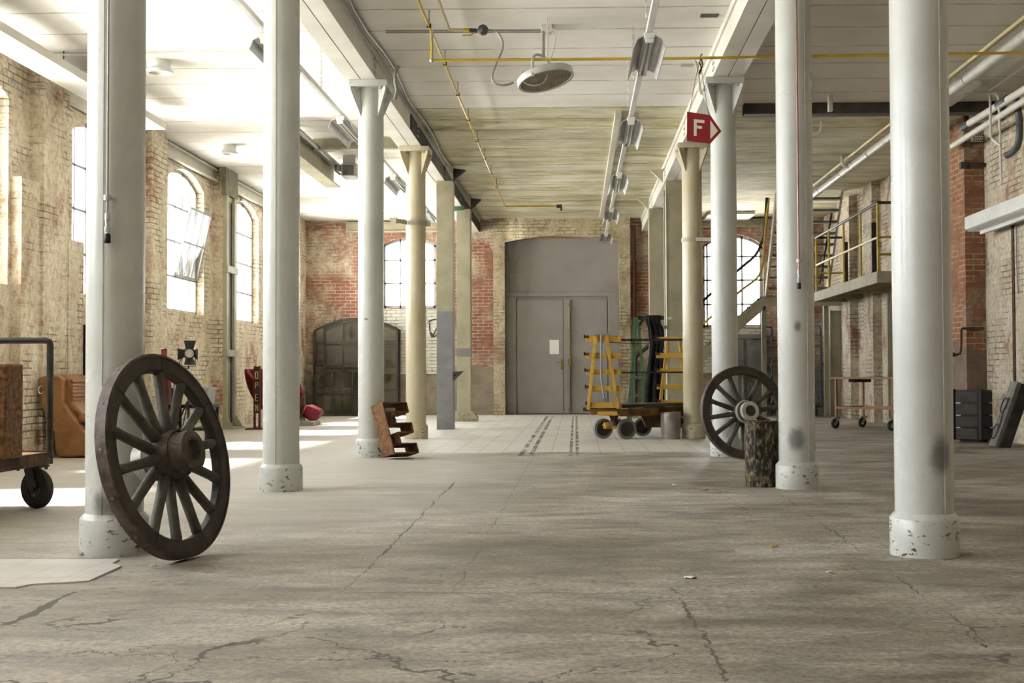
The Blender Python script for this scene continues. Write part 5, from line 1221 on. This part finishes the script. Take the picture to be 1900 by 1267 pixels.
# round radiant heater
c = P(1012, 145, 12.9); dn = V((.24, -.13, -1)).normalized(); Rh = .302
t = thing('radiant_heater', 'round grey radiant heater hanging tilted from the ceiling', 'heater', (c.x, c.y, c.z))
mb = MB(); mb.lathe([(.0, -.085), (.12, -.082), (.18, -.065), (Rh - .012, -.04), (Rh, -.028), (Rh, .02), (Rh - .006, .035), (Rh - .028, .035), (Rh - .03, .015)], c, dn, n=56); mb.build('housing', M['greyenamel'], t)
hm, nt, b = _mat('heater_grille'); q = NB(nt); p = q.pos(); x, y, z = q.sep(p)
gx = q.m('GREATER_THAN', q.m('FRACT', q.m('MULTIPLY', x, 55.0)), .45); gy = q.m('GREATER_THAN', q.m('FRACT', q.m('MULTIPLY', y, 55.0)), .45)
q.put(b.inputs['Base Color'], q.mix(q.m('MULTIPLY', q.m('MULTIPLY', gx, gy), .85), q.ramp(q.noise(p, 7.0, 4), [(.35, (.24, .19, .13)), (.65, (.40, .34, .26))]), (.05, .04, .028))); b.inputs['Roughness'].default_value = .6
mb = MB(); mb.lathe([(0, .026), (.12, .026), (Rh - .029, .02), (Rh - .029, .012), (0, .012)], c, dn, n=56); mb.build('grille', hm, t)
mb = MB(); s_ = V((0.97, 0, -.235)); 
tp = [P(988.5, 140, 12.62), P(988, 115, 12.75), P(991, 104, 12.85), P(997, 101.5, 12.9), P(1006, 104, 12.98), P(1016, 112, 13.1), P(1024, 124, 13.2)]
mb.tube(tp, .016, 8, smooth_path=4); mb.build('yoke', M['greyenamel'], t)
mb = MB(); mb.cyl(P(1008, 105, 12.92), P(1008, 58, 12.92), .016, n=10); mb.build('drop_rod', M['pipe_grey'], t)
mb = MB(); a = P(1016, 108, 12.88); mb.cyl(a, (a.x, a.y, CEIL), .008, n=8); mb.build('drop_rod', M['pipe_white'], t)
mb = MB(); mb.tube([P(x, y, 12.75) for x, y in ((1026, 53), (1031, 66), (1028, 92), (1021, 112), (1017, 130), (1012, 148), (1001, 157), (985, 158), (972, 153), (966, 146), (965, 140), (970, 133), (976, 132), (979, 135))], .005, 6, smooth_path=4); mb.build('cable', M['zinc'], t)
zj = CEIL; yj = 13.1; a = P(1005, 56, yj)
mb = MB(); a = P(1004, 60, yj); b = P(1025, 48, yj); mb.bx(a.x, b.x, yj, yj + .15, a.z, CEIL)
for i in range(3): mb.sphere((a.x + .03 + i * .05, yj + .02, a.z), .018, n=8, m=6)
tag(mb.build('junction_box', M['pipe_white'], bevel=.008), 'white junction box on the ceiling above the round heater', 'junction box')
mb = MB(); a = P(716, 57, yj + .05); b = P(1004, 56, yj + .05)
for dz_ in (0, -.02): mb.cyl((a.x, a.y, a.z + dz_), (b.x, b.y, b.z + dz_), .008, n=8)
tag(mb.build('cable_pair', M['pipe_grey']), 'pair of thin cables along the ceiling from left beam to the junction box', 'cable')
# cable along the aisle side of the left beam
xb2 = P(703, 136, CX[2][1]).x + .09; mb = MB(); pts = []
for i in range(30):
    y = 6 + i * .8; pts.append((xb2 + .03 * math.sin(i * 1.3) , y, CEIL - .03 - .02 * abs(math.sin(i * .9))))
mb.tube(pts, .016, 6); tag(mb.build('beam_cable', M['pipe_grey']), 'thick cable running along ceiling beside the left beam', 'cable')
mb = MB(); mb.tube([P(x, y, 14.0) for x, y in ((741, 122), (734, 132), (733, 150), (736, 168), (734, 178), (732, 184))], .02, 8, smooth_path=4); tag(mb.build('dangling_cable', M['pipe_grey']), 'short grey cable end dangling from left beam by the capital', 'cable')
# F sign
t = thing('arrow_sign', 'dark red arrow-shaped sign with a white letter F hanging from the yellow pipe', 'sign', P(1306, 237, Ytee - .03))
Yf = Ytee - .03; mb = MB(); pts = [(1275, 207), (1318, 213.5), (1338.5, 243.5), (1318, 266.5), (1274.5, 261)]
mb.prism([P(x, y, Yf) for x, y in pts], (0, .012, 0)); bd = mb.build('board', M['signred'], t)
mb = MB()
for pl_ in ([(1287.5, 221), (1293, 221.5), (1292.5, 252), (1287.5, 251.5)], [(1293, 221.5), (1307, 223), (1307, 228.5), (1293, 227)], [(1293, 233), (1302.5, 234), (1302.5, 239), (1293, 238)]):
    mb.prism([P(x, y, Yf - .003) for x, y in pl_], (0, .003, 0))
mb.build('letter', M['cream'], bd)
mb = MB(); mb.prism([P(x, y, Yf - .003) for x, y in ((1318, 223), (1332.5, 243), (1318, 258))], (0, .003, 0)); mb.build('arrowhead', M['cream'], bd)
mb = MB(); k_ = P(1300, 107, Yf + .02); mb.tube([P(1279, 208, Yf + .006), P(1292, 140, Yf + .01), k_], .003, 5); mb.tube([P(1315, 213, Yf + .006), P(1303, 140, Yf + .01), k_], .003, 5); mb.build('cord', M['redmetal'], t)
mb = MB(); mb.tube([P(x, y, Yf + .03) for x, y in ((1303, 100), (1299, 106), (1302, 112), (1304, 122), (1299, 130), (1298, 138), (1301, 125), (1297, 115))], .007, 6, smooth_path=3); mb.build('knot', M['rust_dark'], t)
mb = MB(); mb.tube([P(x, y, Yf + .12) for x, y in ((1290, 112), (1294, 130), (1297, 155), (1298, 170), (1302, 175), (1300, 165), (1296, 140), (1292, 115))], .010, 6, smooth_path=4); mb.pxbox(1264, 118, 1287, 121.5, Yf + .12, .06); tag(mb.build('loose_cable', M['pipe_white']), 'pale loose cable loop hanging behind the red F sign', 'cable')
# drop pipes on columns
def droppipe(label, i, px, ytop, yclamp, yend, mats):
    x, y = CX[i]; Y = y - .185; a = P(px, yend, Y); zc1 = P(px, yclamp, Y).z
    t = thing('drop_pipe', label, 'pipe', (a.x, Y, a.z), 'compressed air drops on the front columns')
    mb = MB(); mb.cyl((a.x, Y, a.z + .12), (a.x, Y, 4.5), .008 if i == 5 else .0055, n=10); mb.build('pipe', mats[0], t)
    mb = MB(); mb.cyl((a.x, Y, zc1 - .014), (a.x, Y, zc1 + .014), .019, n=14); mb.bar((a.x, Y, zc1), (a.x + .03, Y + .04, zc1), .012, .012); mb.build('clamp', M['zinc'], t)
    mb = MB(); prof_ = [(.009, .16), (.013, .155), (.013, .12), (.010, .118), (.010, .09), (.015, .085), (.015, .06), (.011, .055), (.013, .05)]
    mb.lathe([(r, h) for r, h in prof_][::-1], (a.x, Y, a.z), n=14); mb.build('coupling', M['zinc'], t)
    mb = MB(); mb.lathe([(.014, 0), (.017, .004), (.017, .045), (.013, .05)], (a.x, Y, a.z), n=14); mb.build('end_fitting', M['black'], t)
droppipe('thin dark air pipe with a coupling hanging down the left foreground column', 0, 199, 0, 367, 451, (M['pipe_grey'],))
droppipe('copper-coloured air pipe with a coupling hanging down column beside the drum', 5, 1482.5, 0, 484, 536, (simple('copper_pipe', (.30, .17, .12), (.38, .25, .19), 6.0, .35, .5),))
# left bay ceiling bits
for (px, py, r, lab) in ((295, 122, .165, 'round white ceiling vent just right of the left foreground column'), (424.5, 276, .15, 'round white ceiling vent in front of the far left windows')):
    p = fl(px, py, CEIL - .06); t = thing('round_vent', lab, 'vent', (p.x, p.y, CEIL - .14), 'round vents in the left bay')
    mb = MB(); mb.lathe([(r * .72, 4.63 - p.z * 0), (r * .72, CEIL - .001), (r * .8, CEIL - .001), (r * .8, 4.57), (r, 4.56), (r, 4.53), (r * .70, 4.53), (r * .66, 4.56)], (p.x, p.y, 0), n=32); mb.build('collar', M['whitemetal'], t)
    mb = MB(); mb.lathe([(0, 4.60), (r * .7, 4.60), (r * .7, 4.605), (0, 4.605)], (p.x, p.y, 0), n=32); mb.build('throat', M['greyenamel'], t)
mb = MB(); a = P(200, 101, 14.0); mb.cyl((-6.3, 14.0, a.z), (-2.7, 14.0, a.z), .013, n=8)
for x in (-5.8, -4.2, -3.1): mb.cyl((x, 14.0, a.z), (x, 14.0, CEIL), .006, n=6)
tag(mb.build('cross_conduit', M['pipe_white']), 'thin white conduit crossing the ceiling of the left bay', 'conduit')
# crane rail and channel
t = thing('crane_rail', 'khaki steel crane rail end projecting from the ceiling in left bay', 'beam', (-4.18, 20.0, 4.2))
mb = MB(); mb.bx(-4.30, -4.06, 17.6, 21.3, 4.20, 4.225); mb.bx(-4.19, -4.17, 17.6, 21.3, 4.225, 4.56); mb.bx(-4.27, -4.09, 17.6, 21.3, 4.54, 4.56); mb.build('rail', M['beam_khaki'], t)
mb = MB(); mb.cyl((-4.05, 17.6, 4.54), (-4.05, 21.5, 4.54), .045, n=12); mb.build('pipe', M['pipe_grey'], t)
mb = MB()
for y in (18.2, 20.4): mb.bx(-4.24, -4.12, y, y + .1, 4.56, CEIL)
mb.build('hanger', M['beam_khaki'], t)
mb = MB(); mb.bx(-4.12, -2.62, 19.35, 19.38, 4.50, CEIL - .001); mb.bx(-4.12, -2.62, 19.28, 19.35, 4.50, 4.52); tag(mb.build('ceiling_channel', M['beam_khaki']), 'khaki steel channel crossing from the crane rail to the left beam', 'beam')
# unit heater
Yu = 20.7; t = thing('unit_heater', 'small grey unit heater on the ceiling left of white column', 'heater', (P(650, 315, Yu).x, Yu, 4.4))
mb = MB(); mb.pxbox(633, 303, 662, 327, Yu, .35); mb.build('casing', M['greyenamel'], t, bevel=.015)
mb = MB(); mb.pxbox(636, 306, 656, 325, Yu - .012, .012); mb.build('front_panel', M['casegrey'], t, bevel=.01)
mb = MB(); a = P(621, 312, Yu + .1); b = P(633, 312, Yu + .1); mb.cyl(a, b, .06, n=12); mb.tube([P(626, 307, Yu), P(624, 318, Yu), P(632, 324, Yu)], .02, 6); mb.build('pipework', M['pipe_grey'], t)
mb = MB(); a = P(648, 303, Yu + .15); mb.bx(a.x - .1, a.x + .1, Yu + .1, Yu + .2, a.z, CEIL); mb.build('bracket', M['greyenamel'], t)
# white downstand slab at the end of the left bay
mb = MB(); mb.bx(-6.3, P(728, 395, 28.6).x, 28.2, YB, P(600, 396, 28.2).z, CEIL - .001); struct(mb.build('trim_12', M['beam']), 'white ceiling downstand at the end of left bay', 'downstand')
# green shelves seen between the left posts
for i, (y, lab) in enumerate(((368, 'upper green steel outrigger between two left steel posts'), (386, 'lower green steel outrigger between two left steel posts'))):
    Yq = 24.4 + .6 * i; mb = MB(); a = P(838, y, Yq); b = P(856 + 6 * i, y - 4, Yq); mb.prism([P(838, y - 6, Yq), P(855 + 8 * i, y - 4, Yq), P(852 + 8 * i, y + 2, Yq), P(838, y + 5, Yq)], (0, .15, 0)); tag(mb.build('outrigger', M['green']), lab, 'bracket')
# right bay: ducts and hooks
XD = fl(1509, 362, 4.50).x; YD0 = fl(1509, 362, 4.50).y; 
t = thing('silver_duct', 'silver pipe running under the ceiling of the right aisle', 'pipe', (XD, 22, 4.45))
p0 = V((XD, YD0, 4.50)); Xd = XD; f1 = V((XD, 12.0, 4.50))
mb = MB(); mb.cyl((Xd, YD0, p0.z), (Xd, 12.0, f1.z), .06, n=18); mb.build('duct', M['silver'], t)
mb = MB()
for y in (24.0, 22.0, 20.0, 17.5, 15, 12.5): mb.lathe([(.06, -.015), (.068, -.015), (.068, .015), (.06, .015)], (Xd, y, p0.z + (f1.z - p0.z) * (26.5 - y) / 14.5), (0, 1, 0), n=18, closed=True); mb.cyl((Xd, y, p0.z + .06), (Xd, y, CEIL), .008, n=6)
mb.build('clamps', M['zinc'], t)
mb = MB(); mb.cyl((Xd - .12, YD0 + .3, 4.60), (Xd - .12, 12.0, 4.60), .022, n=10); mb.cyl((Xd - .05, YD0 + .3, 4.62), (Xd - .05, 12.0, 4.62), .012, n=8); tag(mb.build('side_pipes', M['paleyellow']), 'two thin cream pipes above the silver pipe in the right aisle', 'pipe')
for i, (px, py, lab) in enumerate(((1511, 232, 'U-shaped cream hook on the ceiling by right column with the copper pipe'), (1573, 297, 'U-shaped cream hook on the ceiling left of the streaked column'))):
    a = fl(px, py - 8, CEIL); mb = MB(); r = .10; mb.tube([(a.x - r, a.y, CEIL)] + [(a.x - r * math.cos(x_ * pi / 8), a.y, CEIL - .10 - r * math.sin(x_ * pi / 8)) for x_ in range(9)] + [(a.x + r, a.y, CEIL)], .022, 8); tag(mb.build('ceiling_hook', M['pipe_white']), lab, 'hook', 'U hooks in the right aisle ceiling')
mb = MB(); p = fl(1538, 178, CEIL); mb.bx(p.x - .02, p.x + .03, p.y - .1, p.y, CEIL - .22, CEIL); tag(mb.build('ceiling_bracket', M['lintel']), 'small pale bracket hanging before the dark beam in the right aisle', 'bracket')
mb = MB(); zz = CEIL - .07; p0 = fl(1773, 158, zz); p1 = fl(1821, 158, zz); mb.bx(p0.x, p1.x, p0.y, p0.y + 1.6, zz, CEIL); tag(mb.build('ceiling_panel', M['pipe_white'], bevel=.006), 'white panel fixed to the ceiling beside the red brick pier', 'panel')
t = thing('white_wall_pipe', 'thick white pipe with blue-grey joints along the top of right wall', 'pipe', (5.5, 16.5, 4.45))
zA = PX(1787, 236, 5.5).z; yA = PX(1787, 236, 5.5).y; zB = PX(1900, 168, 5.5).z; yB_ = PX(1900, 168, 5.5).y
mb = MB(); mb.cyl((5.5, yA - .25, zA), (5.5, yB_ - 1.0, zB), .048, n=16); mb.build('pipe', M['pipe_white'], t)
mb = MB(); mb.cyl((5.5, yA + .02, zA), (5.5, yA - .28, zA), .053, n=16); mb.cyl((5.5, 16.1, zA + .0), (5.5, 15.75, zA), .056, n=16); mb.build('joint', M['pipe_blue'], t)
mb = MB(); mb.tube([(5.56, 15.65, zA - .02), (5.6, 15.65, zA - .25), (5.6, 15.65, zA - .50), (5.6, 15.75, zA - .62), (5.6, 15.95, zA - .66), (5.6, 16.1, zA - .66)], .045, 12, smooth_path=4); mb.build('down_branch', M['pipe_blue'], t)
mb = MB(); mb.cyl((5.48, 18.2, 4.34), (5.48, 12.5, 4.38), .042, n=12) ; tag(mb.build('lower_wall_pipe', M['pipe_white']), 'slimmer white pipe just below the thick white one on right wall', 'pipe').location.z -= .10
mb = MB(); pts = [fl(1900, 124, 4.62), fl(1837, 167, 4.62)]; xk = pts[1].x; yk = pts[1].y
mb.tube([(pts[0].x, pts[0].y - 1.5, 4.62), (xk, yk, 4.62), (xk + .005, yk + .04, 4.60), P(1837, 178, yk), P(1838.5, 254, yk), P(1842, 259, yk - .02), P(1857, 270, yk - .15)], .017, 8); tag(mb.build('loop_conduit', M['pipe_white']), 'white conduit dropping from the ceiling in front of right wall', 'conduit')
mb = MB(); y_ = yk - .1; mb.tube([P(x, y, y_) for x, y in ((1790, 176), (1815, 173), (1842, 172), (1850, 177), (1853, 190), (1856, 270), (1857.5, 338))], .016, 8, smooth_path=3); tag(mb.build('hooped_conduit', M['pipe_white']), 'white hooped conduit running down right wall beside the loop conduit', 'conduit')
mb = MB(); p0 = P(1801, 226, 17.9); p1 = P(1836, 187, 17.9); mb.bx(p0.x, p1.x, 17.82, 17.99, p0.z, p1.z); tag(mb.build('wall_box', M['greyenamel'], bevel=.008), 'square grey box high on the red brick pier', 'box')
mb = MB(); p0 = P(1804, 263, 17.96); p1 = P(1825, 250, 17.96); mb.bx(p0.x, p1.x, 17.96, 17.999, p0.z, p1.z)
ab = tag(mb.build('air_brick', M['lintel']), 'perforated air brick high in the red brick pier', 'vent')
mb = MB()
for i in range(5):
    for j in range(3): mb.cyl((p0.x + .025 + i * .033 + .012 * (j % 2), 17.957, p0.z + .02 + j * .035), (p0.x + .025 + i * .033 + .012 * (j % 2), 17.962, p0.z + .02 + j * .035), .010, n=8)
mb.build('holes', M['black'], ab)
# white trough on the right wall
t = thing('wall_trough', 'white metal trough bracketed to right wall at the edge of the picture', 'trough', (5.7, 16.5, 3.1))
q0 = PX(1789.5, 403, 5.5); q1 = PX(1789.5, 427, 5.5); ztp = q0.z; zbt = q1.z; yq = 17.6
q0 = P(1789.5, 403, yq); q1 = P(1789.5, 426, yq)
mb = MB(); mb.prism([(q0.x, 13.0, q1.z), (q0.x + .05, 13.0, q1.z - .03), (XR, 13.0, q1.z - .03), (XR, 13.0, q0.z), (q0.x, 13.0, q0.z)], (0, yq - 13.0, 0)); mb.build('body', M['whitemetal'], t, bevel=.008)
mb = MB(); mb.bx(q0.x + .18, q0.x + .22, 13.0, yq - .1, q1.z - .08, q1.z - .03); mb.build('lower_lip', M['whitemetal'], t)
mb = MB(); p = P(1826, 340, 17.95); a = P(1783, 306, 17.9); mb.cyl((a.x + .12, 17.93, a.z), (XR, 17.93, a.z), .032, n=12); mb.bx(a.x - .0, a.x + .10, 17.90, 17.99, a.z - .045, a.z + .045); tag(mb.build('stub_pipe', M['darkiron']), 'short dark pipe stub crossing the red brick pier', 'pipe')
mb = MB(); y_ = 17.9; mb.tube([P(x, y, y_) for x, y in ((1826, 609), (1790, 609), (1784.5, 611), (1783.5, 620), (1783, 650), (1779, 657), (1771, 658))], .017, 8, smooth_path=3); mb.cyl(P(1773, 658, y_), P(1767, 658, y_), .03, n=10); tag(mb.build('bent_water_pipe', M['rust_dark']), 'bent rusty pipe on the red brick pier above the black case', 'pipe')
mb = MB(); a = PX(1880, 700, XR - .02); mb.bx(XR - .012, XR - .0, a.y - .06, a.y + .03, .75, 3.0); tag(mb.build('wall_chase', M['rust_dark']), 'dark narrow chase running up right wall above the leaning flat case', 'chase')
mb = MB(); a = PX(1885, 430, XR - .03); mb.tube([(XR - .03, a.y, 3.0), (XR - .03, a.y, 2.35), (XR - .03, a.y - .05, 2.0)], .012, 6); tag(mb.build('wall_conduit', M['pipe_grey']), 'thin grey conduit on right wall below the white trough', 'conduit')
# dark rod across the far ceiling of the right aisle
mb = MB(); a = P(1300, 361, 26.4); mb.cyl((P(1268, 361, 27.9).x, 27.9, P(1268, 359, 27.9).z), (P(1450, 359, 27.9).x, 27.9, P(1450, 359, 27.9).z), .035, n=10); tag(mb.build('dark_ceiling_pipe', M['beam_dark']), 'dark pipe across the far end of right aisle ceiling', 'pipe')
mb = MB(); mb.bx(P(1310, 395, 28.9).x, P(1395, 395, 28.9).x, 28.4, YB, P(1340, 398, 28.4).z, CEIL - .001); struct(mb.build('trim_13', M['beam']), 'white ceiling downstand at the end of the right bay', 'downstand')
# slots and fittings on the ceiling
mb = MB(); p = fl(1316, 28, CEIL); mb.bx(p.x - .09, p.x + .09, p.y - .05, p.y + .05, CEIL - .012, CEIL + .01); tag(mb.build('ceiling_socket', M['beam_dark']), 'dark slot fitting in the white ceiling near the right beam', 'fitting')
# graffiti on blockwork
mb = MB(); Yq = YB - .034
for pl_ in ([(794, 598), (800, 594), (808, 592), (818, 590)], [(797, 599), (797, 610), (799, 620), (802, 625), (806, 617), (812, 606), (820, 600)], [(800, 617), (806, 624), (812, 619)]):
    mb.tube([P(x, y, Yq) for x, y in pl_], .014, 6, smooth_path=4)
tag(mb.build('graffiti', M['paint_black']), 'black sprayed arrow-like scrawl on the end wall left of the grey steel post', 'graffiti')
mb = MB(); p0 = P(643, 424, YB - .08); 
# loose scraps
for i, (px, py, w, lab, mt) in enumerate(((1279, 1073, .045, 'white crumpled scrap on the floor, lower centre right', 'paper'), (1305, 909, .05, 'dry yellow-brown leaf lying left of the blackened drum', 'leaf'), (1250, 900, .02, 'tiny pale scrap left of the dry leaf', 'paper'), (1540, 1064, .02, 'small white chip in front of the streaked column', 'paper'), (283, 1052, .02, 'tiny white chip in front of the big wagon wheel', 'paper'), (1437, 1015, .03, 'tan flake beside the pale floor patch', 'leaf'))):
    p = fl(px, py); vs = []; fs = []
    for k in range(9):
        a = 2 * pi * k / 9; r = w * random.uniform(.55, 1.2); vs.append((p.x + r * math.cos(a), p.y + r * .8 * math.sin(a), random.uniform(.002, .016)))
    vs.append((p.x, p.y, .006)); fs = [(k, (k + 1) % 9, 9) for k in range(9)]
    mb = MB(); mb.add(vs, fs); o = mb.build('paper_scrap' if mt == 'paper' else 'dry_leaf', M[mt]); tag(o, lab, 'scrap'); so = o.modifiers.new('s', 'SOLIDIFY'); so.thickness = .002
# pale mortar patch and tiled patch
mb = MB(); q4 = [fl(x, y) for x, y in ((1362, 1019), (1432, 1018), (1440, 1030), (1370, 1030))]; mb.prism([V((p.x, p.y, .0)) for p in q4], (0, 0, .003)); struct(mb.build('trim_14', simple('pale_mortar', (.36, .33, .28), (.44, .41, .355), 8, .8)), 'pale mortar patch in the floor', 'patch')
tm, nt, b = _mat('white_floor_tiles'); q = NB(nt); br = q.n('TexBrick'); br.offset = 0; q.put(br.inputs['Vector'], q.pos())
for kk, vv in (('Scale', 1.0), ('Brick Width', .2), ('Row Height', .2), ('Mortar Size', .002)): br.inputs[kk].default_value = vv
br.inputs['Color1'].default_value = (.62, .60, .56, 1); br.inputs['Color2'].default_value = (.58, .56, .52, 1); br.inputs['Mortar'].default_value = (.36, .34, .30, 1)
q.put(b.inputs['Base Color'], q.mix(.4, br.outputs['Color'], q.ramp(q.noise(q.pos(), 4.0, 6), [(.35, (.4, .4, .4)), (.6, (.6, .6, .6))]), 'OVERLAY')); b.inputs['Roughness'].default_value = .5
mb = MB(); q4 = [(-600, 1090), (-600, 1040), (60, 1040), (222, 1040), (208, 1047), (226, 1052), (165, 1080), (120, 1083), (60, 1086), (30, 1092)]
mb.prism([V((fl(x, y).x, fl(x, y).y, 0)) for x, y in q4], (0, 0, .008)); struct(mb.build('trim_15', tm), 'patch of white floor tiles by the left foreground column', 'patch')

# ------------------------------------------------------------------ light
w = bpy.data.worlds.new('sky'); S.world = w; w.use_nodes = True; nt = w.node_tree; nt.nodes.clear()
bg = nt.nodes.new('ShaderNodeBackground'); wo = nt.nodes.new('ShaderNodeOutputWorld'); nt.links.new(bg.outputs[0], wo.inputs[0])
q = NB(nt); dz_ = q.sep(q.n('TexCoord').outputs['Generated'])[2]
q.put(bg.inputs[0], q.mix(q.step(dz_, -.25, .2), (1.0, .95, .86), (0.97, 0.985, 1.0))); q.put(bg.inputs[1], q.m('ADD', SKY, q.m('MULTIPLY', q.step(dz_, .15, -.25), LOW_GLOW)))  # extra glow below the horizon, added to light the ceiling
def portal(loc, rot, sx, sy):
    l = bpy.data.lights.new('window_portal', 'AREA'); l.shape = 'RECTANGLE'; l.size = sx; l.size_y = sy; l.cycles.is_portal = True
    o = bpy.data.objects.new('window_portal', l); COL.objects.link(o); o.location = loc; o.rotation_euler = rot
for a, b in WINL: portal((XL - .32, (a + b) / 2, 3.19), (pi / 2, 0, -pi / 2), b - a, 2.4)
for o_ in (OB[0], OB[2]): portal(((o_[0] + o_[1]) / 2, YB + .37, (o_[2] + o_[4]) / 2), (pi / 2, 0, pi), o_[1] - o_[0], o_[4] - o_[2])
sl = bpy.data.lights.new('sun', 'SUN'); sl.energy = SUN; sl.angle = math.radians(6); sl.color = (1, .95, .86)
so = bpy.data.objects.new('sun', sl); COL.objects.link(so); so.rotation_euler = V((.615, .06, -.788)).to_track_quat('-Z', 'Y').to_euler()
so.location = (-12, 10, 9)
S.view_settings.view_transform = 'Standard'; S.view_settings.look = 'None'; S.view_settings.gamma = 1.0; S.view_settings.exposure = EXPO
S.view_settings.use_curve_mapping = False
S.cycles.max_bounces = 5; S.cycles.use_adaptive_sampling = True; S.cycles.adaptive_threshold = 0.08; S.cycles.adaptive_min_samples = 12; S.cycles.diffuse_bounces = 3; S.cycles.glossy_bounces = 2; S.cycles.transparent_max_bounces = 10; S.cycles.sample_clamp_indirect = 8.0
S.cycles.caustics_reflective = False; S.cycles.caustics_refractive = False
